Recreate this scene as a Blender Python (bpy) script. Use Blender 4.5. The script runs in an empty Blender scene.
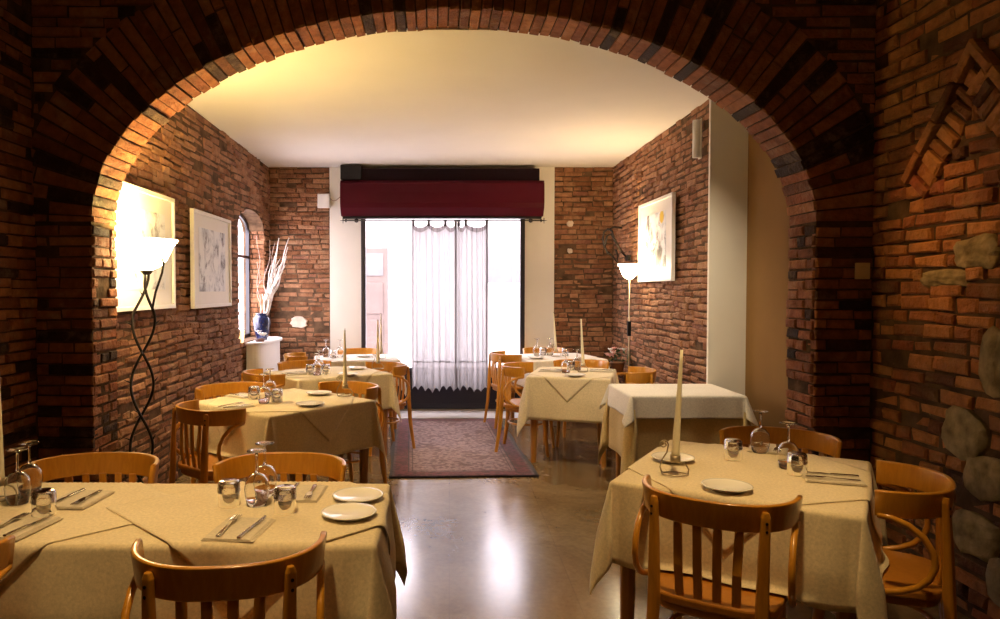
import bpy, math, random
from mathutils import Vector, noise

PI = math.pi
scn = bpy.context.scene
COL = scn.collection
R = random.Random(7)

# ------------------------------------------------------------------ camera
F = 720.0
CX, CY = 435.0, 309.5
PITCH = math.atan(20.5 / F)
HC = 1.5
def ray(px, py):
    xc, yc = (px - CX) / F, -(py - CY) / F
    sp, cp = math.sin(PITCH), math.cos(PITCH)
    return (xc, yc * sp + cp, yc * cp - sp)
def PZ(px, py, z):
    d = ray(px, py); t = (z - HC) / d[2]
    return (d[0] * t, d[1] * t, z)
def PY(px, py, y):
    d = ray(px, py); t = y / d[1]
    return (d[0] * t, y, HC + d[2] * t)
def PX(px, py, x):
    d = ray(px, py); t = x / d[0]
    return (x, d[1] * t, HC + d[2] * t)
cam_d = bpy.data.cameras.new('camera')
cam_d.sensor_width = 36; cam_d.lens = F * 36 / 1000; cam_d.shift_x = (500 - CX) / 1000
cam_d.clip_start = 0.05
cam = bpy.data.objects.new('camera', cam_d); COL.objects.link(cam)
cam.location = (0, 0, HC); cam.rotation_euler = (PI / 2 - PITCH, 0, 0)
scn.camera = cam
scn.view_settings.view_transform = 'Standard'
scn.view_settings.look = 'None'
scn.view_settings.gamma = 1
scn.view_settings.exposure = 0.1
scn.view_settings.use_curve_mapping = False
scn.cycles.use_denoising = True
scn.cycles.max_bounces = 10
scn.cycles.transparent_max_bounces = 16
scn.cycles.transmission_bounces = 10
scn.cycles.sample_clamp_indirect = 6

# ------------------------------------------------------------------ materials
def nmat(name):
    m = bpy.data.materials.new(name); m.use_nodes = True
    nt = m.node_tree
    return m, nt, nt.nodes['Principled BSDF'], nt.nodes['Material Output']
def N(nt, t, **kw):
    n = nt.nodes.new(t)
    for k, v in kw.items():
        if hasattr(n, k): setattr(n, k, v)
        else: n.inputs[k.replace('_', ' ')].default_value = v
    return n
def ramp(nt, stops, interp='LINEAR'):
    r = nt.nodes.new('ShaderNodeValToRGB'); cr = r.color_ramp; cr.interpolation = interp
    while len(cr.elements) < len(stops): cr.elements.new(0.5)
    for e, (p, c) in zip(cr.elements, stops):
        e.position = p; e.color = (*c, 1) if len(c) == 3 else c
    return r
def mix(nt, a, b, fac, mode='MIX'):
    n = nt.nodes.new('ShaderNodeMix'); n.data_type = 'RGBA'; n.blend_type = mode
    for sock, v in ((n.inputs[0], fac), (n.inputs[6], a), (n.inputs[7], b)):
        if hasattr(v, 'is_linked') or isinstance(v, bpy.types.NodeSocket): nt.links.new(v, sock)
        else: sock.default_value = v if isinstance(v, (int, float)) else (*v, 1)
    return n.outputs[2]
def bump(nt, bsdf, height, strength=0.3, dist=0.01):
    b = nt.nodes.new('ShaderNodeBump'); b.inputs['Strength'].default_value = strength
    b.inputs['Distance'].default_value = dist
    nt.links.new(height, b.inputs['Height']); nt.links.new(b.outputs[0], bsdf.inputs['Normal'])
def coords(nt, scale=(1, 1, 1), kind='Object', rot=(0, 0, 0)):
    tc = nt.nodes.new('ShaderNodeTexCoord'); mp = nt.nodes.new('ShaderNodeMapping')
    mp.inputs['Scale'].default_value = scale; mp.inputs['Rotation'].default_value = rot
    nt.links.new(tc.outputs[kind], mp.inputs[0]); return mp.outputs[0]
def simple(name, col, rough=0.5, metal=0.0, var=0.06, scale=8.0, spec=0.5, bmp=0.0, bscale=60):
    m, nt, b, o = nmat(name)
    c = coords(nt)
    n = N(nt, 'ShaderNodeTexNoise', Scale=scale, Detail=4.0); nt.links.new(c, n.inputs['Vector'])
    r = ramp(nt, [(0.3, tuple(max(0, x * (1 - var)) for x in col)), (0.7, tuple(x * (1 + var) for x in col))])
    nt.links.new(n.outputs[0], r.inputs[0]); nt.links.new(r.outputs[0], b.inputs['Base Color'])
    b.inputs['Roughness'].default_value = rough; b.inputs['Metallic'].default_value = metal
    b.inputs['Specular IOR Level'].default_value = spec
    if bmp:
        n2 = N(nt, 'ShaderNodeTexNoise', Scale=bscale, Detail=3.0); nt.links.new(c, n2.inputs['Vector'])
        bump(nt, b, n2.outputs[0], bmp, 0.01)
    return m

def brick_mat(name, stops, smear=(0.42, 0.30, 0.19), smear_pos=(0.60, 0.72), smear_amt=0.6):
    m, nt, b, o = nmat(name)
    g = nt.nodes.new('ShaderNodeNewGeometry')
    r = ramp(nt, stops); nt.links.new(g.outputs['Random Per Island'], r.inputs[0])
    c = coords(nt)
    n1 = N(nt, 'ShaderNodeTexNoise', Scale=14.0, Detail=6.0, Roughness=0.65); nt.links.new(c, n1.inputs['Vector'])
    v = ramp(nt, [(0.25, (0.55, 0.55, 0.55)), (0.75, (1.3, 1.3, 1.3))]); nt.links.new(n1.outputs[0], v.inputs[0])
    a = mix(nt, r.outputs[0], v.outputs[0], 1.0, 'MULTIPLY')
    n2 = N(nt, 'ShaderNodeTexNoise', Scale=5.0, Detail=8.0, Roughness=0.7); nt.links.new(c, n2.inputs['Vector'])
    s = ramp(nt, [(smear_pos[0], (0, 0, 0)), (smear_pos[1], (smear_amt,) * 3)]); nt.links.new(n2.outputs[0], s.inputs[0])
    nt.links.new(mix(nt, a, smear, s.outputs[0]), b.inputs['Base Color'])
    b.inputs['Roughness'].default_value = 0.8; b.inputs['Specular IOR Level'].default_value = 0.25
    n3 = N(nt, 'ShaderNodeTexNoise', Scale=45.0, Detail=5.0, Roughness=0.7); nt.links.new(c, n3.inputs['Vector'])
    n4 = N(nt, 'ShaderNodeTexNoise', Scale=11.0, Detail=7.0, Roughness=0.6); nt.links.new(c, n4.inputs['Vector'])
    ad = nt.nodes.new('ShaderNodeMath'); ad.operation = 'MULTIPLY_ADD'; ad.inputs[1].default_value = 2.2
    nt.links.new(n4.outputs[0], ad.inputs[0]); nt.links.new(n3.outputs[0], ad.inputs[2])
    bump(nt, b, ad.outputs[0], 0.9, 0.016)
    return m

M = {}
M['brick'] = brick_mat('old_brick', [(0.0, (0.18, 0.07, 0.03)), (0.10, (0.22, 0.090, 0.038)), (0.4, (0.275, 0.126, 0.062)), (0.7, (0.33, 0.155, 0.078)), (0.9, (0.39, 0.20, 0.105)), (1.0, (0.25, 0.105, 0.064))], smear=(0.42, 0.28, 0.16), smear_pos=(0.52, 0.70), smear_amt=0.5)
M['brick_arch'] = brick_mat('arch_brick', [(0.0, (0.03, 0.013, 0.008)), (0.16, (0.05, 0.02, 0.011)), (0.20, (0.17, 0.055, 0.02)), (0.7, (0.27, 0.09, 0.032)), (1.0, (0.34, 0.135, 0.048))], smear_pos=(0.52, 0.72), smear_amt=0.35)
M['brick_rough'] = brick_mat('rough_brick', [(0.0, (0.07, 0.024, 0.010)), (0.15, (0.21, 0.070, 0.022)), (0.5, (0.32, 0.118, 0.036)), (0.8, (0.39, 0.165, 0.05)), (1.0, (0.24, 0.06, 0.024))], smear=(0.22, 0.14, 0.06), smear_pos=(0.48, 0.66), smear_amt=0.45)
M['mortar'] = simple('mortar', (0.11, 0.065, 0.037), 0.95, var=0.4, scale=12, spec=0.1, bmp=0.6, bscale=40)
M['mortar_dark'] = simple('mortar_dark', (0.075, 0.042, 0.022), 0.95, var=0.4, scale=12, spec=0.1, bmp=0.6, bscale=40)
M['stone'] = simple('field_stone', (0.21, 0.16, 0.08), 0.95, var=0.45, scale=14, spec=0.1, bmp=1.0, bscale=16)
M['plaster'] = simple('white_plaster', (0.74, 0.70, 0.62), 0.85, var=0.03, scale=3, spec=0.2, bmp=0.05, bscale=80)
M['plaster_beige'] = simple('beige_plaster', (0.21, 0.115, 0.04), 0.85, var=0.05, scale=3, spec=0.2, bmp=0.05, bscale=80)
M['ceiling'] = simple('ceiling_paint', (0.80, 0.76, 0.71), 0.9, var=0.02, scale=2, spec=0.1)
M['patch'] = simple('plaster_patch', (0.55, 0.45, 0.36), 0.9, var=0.2, scale=14)
M['dark_frame'] = simple('dark_window_frame', (0.012, 0.009, 0.016), 0.35, var=0.1)
M['black'] = simple('black_paint', (0.008, 0.006, 0.007), 0.5, var=0.2, spec=0.2)
M['burgundy'] = simple('burgundy_metal', (0.05, 0.0015, 0.0065), 0.45, var=0.12, scale=2, spec=0.12)
M['burgundy_dark'] = simple('dark_burgundy', (0.007, 0.001, 0.003), 0.6, var=0.15, spec=0.1)
M['iron'] = simple('wrought_iron', (0.022, 0.016, 0.012), 0.45, metal=0.6, var=0.3, scale=30)
M['bronze'] = simple('pale_iron', (0.42, 0.34, 0.22), 0.35, metal=0.7, var=0.2, scale=30)
M['cream_plastic'] = simple('cream_plastic', (0.62, 0.50, 0.26), 0.4, var=0.03)
M['white_plastic'] = simple('white_plastic', (0.75, 0.72, 0.68), 0.4, var=0.02)
M['white_paint'] = simple('white_gloss_paint', (0.80, 0.79, 0.76), 0.35, var=0.02)
M['porcelain'] = simple('porcelain', (0.82, 0.79, 0.72), 0.12, var=0.01, spec=0.6)
M['wax'] = simple('candle_wax', (0.82, 0.74, 0.52), 0.45, var=0.03)
M['wick'] = simple('candle_wick', (0.05, 0.04, 0.03), 0.9)
M['steel'] = simple('polished_steel', (0.62, 0.60, 0.57), 0.18, metal=1.0, var=0.03)
M['screw'] = simple('dark_screw', (0.03, 0.018, 0.01), 0.4, metal=0.5)
M['blue'] = simple('blue_glaze', (0.005, 0.011, 0.06), 0.22, var=0.4, scale=10, spec=0.7)
M['branch'] = simple('bleached_branch', (0.78, 0.72, 0.66), 0.8, var=0.12, scale=40)
M['twig'] = simple('brown_twig', (0.45, 0.32, 0.26), 0.8, var=0.2, scale=40)
M['petal_white'] = simple('white_petal', (0.85, 0.82, 0.76), 0.7)
M['petal_pink'] = simple('pink_petal', (0.75, 0.36, 0.30), 0.7, var=0.2)
M['leaf'] = simple('leaf_green', (0.06, 0.10, 0.03), 0.6, var=0.3)
M['pot'] = simple('terracotta_pot', (0.30, 0.14, 0.07), 0.7, var=0.15)
M['dark_saucer'] = simple('dark_saucer', (0.08, 0.03, 0.02), 0.4)
M['facade'] = simple('street_facade', (0.34, 0.325, 0.325), 0.9, var=0.02)
M['facade_door'] = simple('street_door', (0.080, 0.055, 0.048), 0.7, var=0.1)
M['facade_glass'] = simple('street_window', (0.080, 0.080, 0.082), 0.5, var=0.1)
M['asphalt'] = simple('street_paving', (0.60, 0.58, 0.58), 0.9, var=0.08)

def wood_mat(name, dark, light, rough=0.28):
    m, nt, b, o = nmat(name)
    c = coords(nt, (9, 9, 1.6))
    n = N(nt, 'ShaderNodeTexNoise', Scale=6.0, Detail=6.0, Roughness=0.6, Distortion=0.6); nt.links.new(c, n.inputs['Vector'])
    r = ramp(nt, [(0.25, dark), (0.75, light)]); nt.links.new(n.outputs[0], r.inputs[0])
    nt.links.new(r.outputs[0], b.inputs['Base Color'])
    b.inputs['Roughness'].default_value = rough; b.inputs['Coat Weight'].default_value = 0.25
    b.inputs['Coat Roughness'].default_value = 0.15
    return m
M['wood'] = wood_mat('honey_varnished_wood', (0.44, 0.172, 0.012), (0.60, 0.27, 0.024))
M['seat'] = wood_mat('seat_wood', (0.34, 0.12, 0.012), (0.45, 0.18, 0.022), 0.33)
M['table_wood'] = wood_mat('table_wood', (0.30, 0.115, 0.015), (0.42, 0.18, 0.028), 0.4)

def linen(name, col, fs=420.0):
    m, nt, b, o = nmat(name)
    c = coords(nt)
    n = N(nt, 'ShaderNodeTexNoise', Scale=90.0, Detail=5.0, Roughness=0.75); nt.links.new(c, n.inputs['Vector'])
    n2 = N(nt, 'ShaderNodeTexNoise', Scale=4.0, Detail=3.0); nt.links.new(c, n2.inputs['Vector'])
    r = ramp(nt, [(0.3, tuple(x * 0.78 for x in col)), (0.7, tuple(min(1, x * 1.1) for x in col))]); nt.links.new(n.outputs[0], r.inputs[0])
    r2 = ramp(nt, [(0.3, (0.92, 0.91, 0.90)), (0.7, (1, 1, 1))]); nt.links.new(n2.outputs[0], r2.inputs[0])
    nt.links.new(mix(nt, r.outputs[0], r2.outputs[0], 1.0, 'MULTIPLY'), b.inputs['Base Color'])
    b.inputs['Roughness'].default_value = 0.9; b.inputs['Specular IOR Level'].default_value = 0.15
    b.inputs['Sheen Weight'].default_value = 0.15
    bump(nt, b, n.outputs[0], 0.12, 0.003)
    return m
M['linen'] = linen('ivory_linen', (0.76, 0.63, 0.40))
M['linen_over'] = linen('ivory_linen_overlay', (0.78, 0.655, 0.43))
M['linen_white'] = linen('pale_linen', (0.80, 0.74, 0.64))
M['linen_gold'] = linen('gold_linen', (0.66, 0.50, 0.23))
M['napkin'] = linen('napkin_linen', (0.66, 0.57, 0.42))

def glass_mat(name, rough=0.0, cut=0.0, ior=1.46):
    m, nt, b, o = nmat(name)
    b.inputs['Base Color'].default_value = (1.0, 0.99, 0.975, 1)
    b.inputs['Transmission Weight'].default_value = 1.0
    b.inputs['Roughness'].default_value = rough; b.inputs['IOR'].default_value = ior
    if cut:
        vv = N(nt, 'ShaderNodeTexVoronoi', Scale=75.0); nt.links.new(coords(nt), vv.inputs['Vector']); bump(nt, b, vv.outputs[0], cut, 0.004)
    return m
M['glass'] = glass_mat('clear_glass')
M['stem_glass'] = glass_mat('stem_glass', 0.0, 0.0, 1.6)
M['cut_glass'] = glass_mat('cut_glass', 0.03, 0.9, 1.5)
m, nt, b, o = nmat('window_pane_glass')
tr = nt.nodes.new('ShaderNodeBsdfTransparent'); gl = nt.nodes.new('ShaderNodeBsdfGlossy'); gl.inputs['Roughness'].default_value = 0.02
ms = nt.nodes.new('ShaderNodeMixShader'); ms.inputs[0].default_value = 0.05
nt.links.new(tr.outputs[0], ms.inputs[1]); nt.links.new(gl.outputs[0], ms.inputs[2]); nt.links.new(ms.outputs[0], o.inputs[0])
nt.nodes.remove(b)
M['pane'] = m
def sheer(name, col, transp):
    m, nt, b, o = nmat(name)
    nt.nodes.remove(b)
    tr = nt.nodes.new('ShaderNodeBsdfTransparent'); tl = nt.nodes.new('ShaderNodeBsdfTranslucent'); df = nt.nodes.new('ShaderNodeBsdfDiffuse')
    w = N(nt, 'ShaderNodeTexNoise', Scale=9.0, Detail=2.0); nt.links.new(coords(nt, (1, 1, 0.15)), w.inputs['Vector'])
    r = ramp(nt, [(0.3, tuple(x * 0.9 for x in col)), (0.7, col)]); nt.links.new(w.outputs[0], r.inputs[0])
    nt.links.new(r.outputs[0], tl.inputs[0]); nt.links.new(r.outputs[0], df.inputs[0])
    m1 = nt.nodes.new('ShaderNodeMixShader'); m1.inputs[0].default_value = 0.35
    nt.links.new(tl.outputs[0], m1.inputs[1]); nt.links.new(df.outputs[0], m1.inputs[2])
    m2 = nt.nodes.new('ShaderNodeMixShader'); m2.inputs[0].default_value = transp
    nt.links.new(m1.outputs[0], m2.inputs[1]); nt.links.new(tr.outputs[0], m2.inputs[2]); nt.links.new(m2.outputs[0], o.inputs[0])
    return m
M['sheer'] = sheer('sheer_curtain', (0.34, 0.33, 0.33), 0.03)
M['heading'] = sheer('curtain_heading', (0.20, 0.175, 0.175), 0.0)
M['lace'] = sheer('curtain_lace', (0.31, 0.29, 0.292), 0.05)
def emis(name, col, s):
    m, nt, b, o = nmat(name)
    b.inputs['Base Color'].default_value = (0.9, 0.85, 0.75, 1); b.inputs['Roughness'].default_value = 0.4
    b.inputs['Emission Color'].default_value = (*col, 1); b.inputs['Emission Strength'].default_value = s
    return m
M['bowl_left'] = emis('lit_glass_bowl', (1.0, 0.72, 0.32), 60.0)
M['bowl_right'] = emis('lit_glass_bowl_small', (1.0, 0.8, 0.5), 40.0)
M['votive'] = emis('lit_amber_glass', (1.0, 0.72, 0.30), 2.2)

# floor: polished stone tiles
m, nt, b, o = nmat('polished_stone_floor')
c = coords(nt)
n1 = N(nt, 'ShaderNodeTexNoise', Scale=1.3, Detail=8.0, Roughness=0.65, Distortion=1.2); nt.links.new(c, n1.inputs['Vector'])
r1 = ramp(nt, [(0.25, (0.12, 0.072, 0.030)), (0.5, (0.22, 0.145, 0.068)), (0.75, (0.30, 0.21, 0.11))]); nt.links.new(n1.outputs[0], r1.inputs[0])
n2 = N(nt, 'ShaderNodeTexNoise', Scale=28.0, Detail=6.0, Roughness=0.7); nt.links.new(c, n2.inputs['Vector'])
r2 = ramp(nt, [(0.3, (0.8, 0.78, 0.75)), (0.7, (1.1, 1.1, 1.1))]); nt.links.new(n2.outputs[0], r2.inputs[0])
a = mix(nt, r1.outputs[0], r2.outputs[0], 1.0, 'MULTIPLY')
bt = nt.nodes.new('ShaderNodeTexBrick'); bt.offset = 0.0; nt.links.new(coords(nt, rot=(0, 0, 0.02)), bt.inputs['Vector'])
for k, v in (('Scale', 1.0), ('Mortar Size', 0.0025), ('Mortar Smooth', 0.2), ('Brick Width', 0.62), ('Row Height', 0.62)): bt.inputs[k].default_value = v
mj = nt.nodes.new('ShaderNodeMath'); mj.operation = 'MULTIPLY'; mj.inputs[1].default_value = 0.35; nt.links.new(bt.outputs['Fac'], mj.inputs[0])
a2 = mix(nt, a, (0.13, 0.085, 0.05), mj.outputs[0])
nt.links.new(a2, b.inputs['Base Color'])
rr = ramp(nt, [(0.3, (0.15,) * 3), (0.7, (0.27,) * 3)]); nt.links.new(n1.outputs[0], rr.inputs[0]); nt.links.new(rr.outputs[0], b.inputs['Roughness'])
b.inputs['IOR'].default_value = 1.75
M['floor'] = m

# rug
def rug_mat(hw, hd):
    m, nt, b, o = nmat('persian_rug_pile')
    tc = nt.nodes.new('ShaderNodeTexCoord'); sx = nt.nodes.new('ShaderNodeSeparateXYZ'); nt.links.new(tc.outputs['Object'], sx.inputs[0])
    def math_(op, a, bb=None):
        n = nt.nodes.new('ShaderNodeMath'); n.operation = op
        for s, v in ((n.inputs[0], a), (n.inputs[1], bb)):
            if v is None: continue
            if isinstance(v, (int, float)): s.default_value = v
            else: nt.links.new(v, s)
        return n.outputs[0]
    dx = math_('SUBTRACT', hw, math_('ABSOLUTE', sx.outputs[0])); dy = math_('SUBTRACT', hd, math_('ABSOLUTE', sx.outputs[1]))
    e = math_('MINIMUM', dx, dy)
    br = ramp(nt, [(0.0, (0.02, 0.009, 0.016)), (0.024, (0.02, 0.009, 0.016)), (0.025, (0.12, 0.07, 0.08)), (0.045, (0.12, 0.07, 0.08)), (0.046, (0.14, 0.024, 0.034)), (0.150, (0.14, 0.024, 0.034)), (0.151, (0.045, 0.02, 0.03)), (0.162, (0.24, 0.15, 0.15)), (0.185, (0.24, 0.15, 0.15)), (0.186, (0.06, 0.025, 0.032)), (0.194, (0.27, 0.18, 0.185))], 'CONSTANT')
    nt.links.new(e, br.inputs[0])
    c = tc.outputs['Object']
    v1 = N(nt, 'ShaderNodeTexVoronoi', Scale=13.0); nt.links.new(c, v1.inputs['Vector'])
    rv = ramp(nt, [(0.0, (0.5, 0.3, 0.3)), (0.12, (0.16, 0.05, 0.06)), (0.26, (0.3, 0.12, 0.14)), (0.36, (1, 1, 1)), (0.62, (0.9, 0.85, 0.88)), (0.72, (0.35, 0.18, 0.2))]); nt.links.new(v1.outputs['Distance'], rv.inputs[0])
    n1 = N(nt, 'ShaderNodeTexNoise', Scale=34.0, Detail=5.0, Roughness=0.75); nt.links.new(c, n1.inputs['Vector'])
    rn = ramp(nt, [(0.34, (0.35, 0.30, 0.33)), (0.52, (1, 1, 1)), (0.72, (1.5, 1.45, 1.35))]); nt.links.new(n1.outputs[0], rn.inputs[0])
    a = mix(nt, br.outputs[0], rv.outputs[0], 0.8, 'MULTIPLY')
    a = mix(nt, a, rn.outputs[0], 0.9, 'MULTIPLY')
    nt.links.new(a, b.inputs['Base Color']); b.inputs['Roughness'].default_value = 0.95; b.inputs['Specular IOR Level'].default_value = 0.1
    b.inputs['Sheen Weight'].default_value = 0.3
    bump(nt, b, n1.outputs[0], 0.4, 0.006)
    return m

def art_mat(name, scale, seed, accent=None, dens=0.60):
    m, nt, b, o = nmat(name)
    c = coords(nt, (1, 1, 1)); mp = nt.nodes.new('ShaderNodeMapping'); mp.inputs['Location'].default_value = (seed, seed * 0.7, seed * 1.3)
    mp.inputs['Scale'].default_value = (scale, scale, scale * 0.8); nt.links.new(c, mp.inputs[0])
    n = N(nt, 'ShaderNodeTexNoise', Scale=1.0, Detail=9.0, Roughness=0.72, Distortion=0.7); nt.links.new(mp.outputs[0], n.inputs['Vector'])
    r = ramp(nt, [(dens - 0.13, (0.74, 0.75, 0.78)), (dens - 0.05, (0.52, 0.54, 0.60)), (dens, (0.25, 0.24, 0.27)), (dens + 0.05, (0.03, 0.03, 0.04))]); nt.links.new(n.outputs[0], r.inputs[0])
    out = r.outputs[0]
    if accent:
        mp2 = nt.nodes.new('ShaderNodeMapping'); mp2.inputs['Location'].default_value = tuple(-x * 9 for x in accent[0]); mp2.inputs['Scale'].default_value = (9, 9, 9)
        nt.links.new(c, mp2.inputs[0])
        g = N(nt, 'ShaderNodeTexGradient', gradient_type='SPHERICAL'); nt.links.new(mp2.outputs[0], g.inputs[0])
        rg = ramp(nt, [(0.35, (0, 0, 0)), (0.5, (1, 1, 1))]); nt.links.new(g.outputs[0], rg.inputs[0])
        out = mix(nt, out, accent[1], rg.outputs[0])
    nt.links.new(out, b.inputs['Base Color']); b.inputs['Roughness'].default_value = 0.5
    return m

# ------------------------------------------------------------------ mesh helpers
class MB:
    def __init__(s): s.v = []; s.f = []; s.mi = []; s.mat = 0; s.sm = []; s.smooth = False
    def add(s, verts, faces):
        b = len(s.v); s.v.extend(tuple(x) for x in verts)
        for f in faces: s.f.append(tuple(b + i for i in f)); s.mi.append(s.mat); s.sm.append(s.smooth)
    def box(s, x0, x1, y0, y1, z0, z1):
        s.add([(x0, y0, z0), (x1, y0, z0), (x1, y1, z0), (x0, y1, z0), (x0, y0, z1), (x1, y0, z1), (x1, y1, z1), (x0, y1, z1)],
              [(0, 3, 2, 1), (4, 5, 6, 7), (0, 1, 5, 4), (1, 2, 6, 5), (2, 3, 7, 6), (3, 0, 4, 7)])
    def quad(s, a, b, c, d): s.add([a, b, c, d], [(0, 1, 2, 3)])
    def tube(s, pts, rad, n=8, caps=True):
        pts = [Vector(p) for p in pts]; rads = rad if isinstance(rad, (list, tuple)) else [rad] * len(pts)
        vs, fs = [], []
        up = None
        for i, p in enumerate(pts):
            t = (pts[min(i + 1, len(pts) - 1)] - pts[max(i - 1, 0)])
            t = t.normalized() if t.length > 1e-9 else Vector((0, 0, 1))
            if up is None: up = Vector((1, 0, 0)) if abs(t.x) < 0.9 else Vector((0, 1, 0))
            a = (up - t * up.dot(t)).normalized(); bb = t.cross(a); up = a
            for k in range(n):
                an = 2 * PI * k / n
                vs.append(p + (a * math.cos(an) + bb * math.sin(an)) * rads[i])
        for i in range(len(pts) - 1):
            for k in range(n):
                fs.append((i * n + k, i * n + (k + 1) % n, (i + 1) * n + (k + 1) % n, (i + 1) * n + k))
        if caps: fs.append(tuple(range(n - 1, -1, -1))); fs.append(tuple((len(pts) - 1) * n + k for k in range(n)))
        s.add(vs, fs)
    def lathe(s, prof, n=32, c=(0, 0, 0)):
        vs, fs = [], []
        for r, z in prof:
            for k in range(n):
                a = 2 * PI * k / n; vs.append((c[0] + r * math.cos(a), c[1] + r * math.sin(a), c[2] + z))
        for i in range(len(prof) - 1):
            for k in range(n):
                fs.append((i * n + k, i * n + (k + 1) % n, (i + 1) * n + (k + 1) % n, (i + 1) * n + k))
        s.add(vs, fs)
    def prism(s, poly, z0, z1):
        n = len(poly)
        s.add([(x, y, z0) for x, y in poly] + [(x, y, z1) for x, y in poly],
              [tuple(range(n - 1, -1, -1)), tuple(range(n, 2 * n))] + [(i, (i + 1) % n, n + (i + 1) % n, n + i) for i in range(n)])
    def beam(s, pts, w, t, wdir):
        # bar of width w along wdir and thickness t, following pts; w/t may be lists
        pts = [Vector(p) for p in pts]; wd = Vector(wdir).normalized(); n = len(pts)
        W = w if isinstance(w, (list, tuple)) else [w] * n; T = t if isinstance(t, (list, tuple)) else [t] * n
        vs, fs = [], []
        for i, p in enumerate(pts):
            tg = (pts[min(i + 1, n - 1)] - pts[max(i - 1, 0)]).normalized(); nn = tg.cross(wd).normalized()
            ch = min(W[i], T[i]) * 0.22
            a, bb = W[i] / 2, T[i] / 2
            for (qa, qb) in ((a - ch, bb), (a, bb - ch), (a, -bb + ch), (a - ch, -bb), (-a + ch, -bb), (-a, -bb + ch), (-a, bb - ch), (-a + ch, bb)):
                vs.append(p + wd * qa + nn * qb)
        for i in range(n - 1):
            for k in range(8): fs.append((i * 8 + k, i * 8 + (k + 1) % 8, (i + 1) * 8 + (k + 1) % 8, (i + 1) * 8 + k))
        fs.append(tuple(range(7, -1, -1))); fs.append(tuple((n - 1) * 8 + k for k in range(8)))
        s.add(vs, fs)
    def build(s, name, mats, parent=None, bevel=0, solid=0, autosm=None):
        me = bpy.data.meshes.new(name); me.from_pydata(s.v, [], s.f)
        if not isinstance(mats, (list, tuple)): mats = [mats]
        for mm in mats: me.materials.append(mm)
        me.polygons.foreach_set('material_index', s.mi); me.polygons.foreach_set('use_smooth', s.sm)
        me.update()
        o = bpy.data.objects.new(name, me); COL.objects.link(o)
        if parent: o.parent = parent
        if bevel:
            md = o.modifiers.new('bevel', 'BEVEL'); md.width = bevel; md.segments = 2; md.limit_method = 'ANGLE'; md.angle_limit = math.radians(40)
        if solid:
            md = o.modifiers.new('solid', 'SOLIDIFY'); md.thickness = solid; md.offset = 0
        return o
def empty(name, loc=(0, 0, 0), rz=0):
    o = bpy.data.objects.new(name, None); COL.objects.link(o); o.location = loc; o.rotation_euler = (0, 0, rz); o.empty_display_size = 0.1
    return o
def tag(o, label, cat, group=None):
    o['label'] = label; o['category'] = cat
    if group: o['group'] = group
    return o
def struct(o): o['kind'] = 'structure'; return o
KIDS = {}
def kids(o):
    return [c for c in bpy.data.objects if c.parent == o]
def copy_tree(o, parent=None):
    c = o.copy(); COL.objects.link(c)
    if parent: c.parent = parent
    for ch in kids(o): copy_tree(ch, c)
    return c
def fill(u0, u1): return [(u0, u1)]
def subtract(sp, a, b):
    out = []
    for (x, y) in sp:
        if b <= x or a >= y: out.append((x, y)); continue
        if a > x: out.append((x, a))
        if b < y: out.append((b, y))
    return [(x, y) for x, y in out if y - x > 0.015]

def one_brick(mb, O, U, V, Nn, u0, u1, v0, v1, p, rnd, ch=0.006, jit=0.003, deep=0.05):
    """a chamfered, slightly crooked brick standing p proud of the wall plane"""
    O, U, V, Nn = Vector(O), Vector(U), Vector(V), Vector(Nn)
    j = lambda: rnd.uniform(-jit, jit)
    c = [(u0 + j(), v0 + j()), (u1 + j(), v0 + j()), (u1 + j(), v1 + j()), (u0 + j(), v1 + j())]
    cu, cv = (u0 + u1) / 2, (v0 + v1) / 2
    vs = []
    for (u, v) in c: vs.append(O + U * u + V * v - Nn * deep)
    for (u, v) in c: vs.append(O + U * u + V * v + Nn * (p - ch))
    for (u, v) in c:
        uu = u + (ch if u < cu else -ch) * rnd.uniform(0.7, 1.6); w = v + (ch if v < cv else -ch) * rnd.uniform(0.6, 1.4)
        vs.append(O + U * uu + V * w + Nn * (p + rnd.uniform(-0.003, 0.003)))
    fs = [(8, 9, 10, 11)]
    for k in range(4):
        k2 = (k + 1) % 4
        fs.append((k, k2, 4 + k2, 4 + k)); fs.append((4 + k, 4 + k2, 8 + k2, 8 + k))
    if U.cross(V).dot(Nn) < 0: fs = [tuple(reversed(f)) for f in fs]
    mb.add(vs, fs)
def brick_field(mb, O, U, Nn, h0, h1, spans, course=0.058, blen=0.25, joint=0.010, seed=1, jit=0.003, prot=0.012, wav=0.006, missing=0.03, ch=0.006):
    rnd = random.Random(seed); row = 0; v = h0
    while v < h1 - 0.02:
        hh = course * rnd.uniform(0.92, 1.08)
        v1 = min(v + hh, h1)
        for (a, b) in spans((v + v1) / 2):
            u = a; first = True
            while u < b - 0.01:
                L = blen * rnd.choice((1, 1, 1, 0.5, 0.55, 0.8)) * rnd.uniform(0.9, 1.1)
                if first and row % 2: L *= 0.5
                first = False
                e = u + L
                if b - e < 0.07: e = b
                du = joint / 2
                uc = (u + e) / 2
                dv = wav * math.sin(uc * 1.9 + row * 0.35 + seed) + wav * 0.6 * math.sin(uc * 5.3 + row * 0.8)
                p = rnd.uniform(-0.002, prot) + 0.006 * math.sin(uc * 1.3 + v * 2.1 + seed)
                if rnd.random() < missing: p -= 0.022
                one_brick(mb, O, U, (0, 0, 1), Nn, u + du, e - du, v + joint / 2 + dv, v1 - joint / 2 + dv, p, rnd, ch, jit)
                u = e
        v = v1; row += 1

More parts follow.
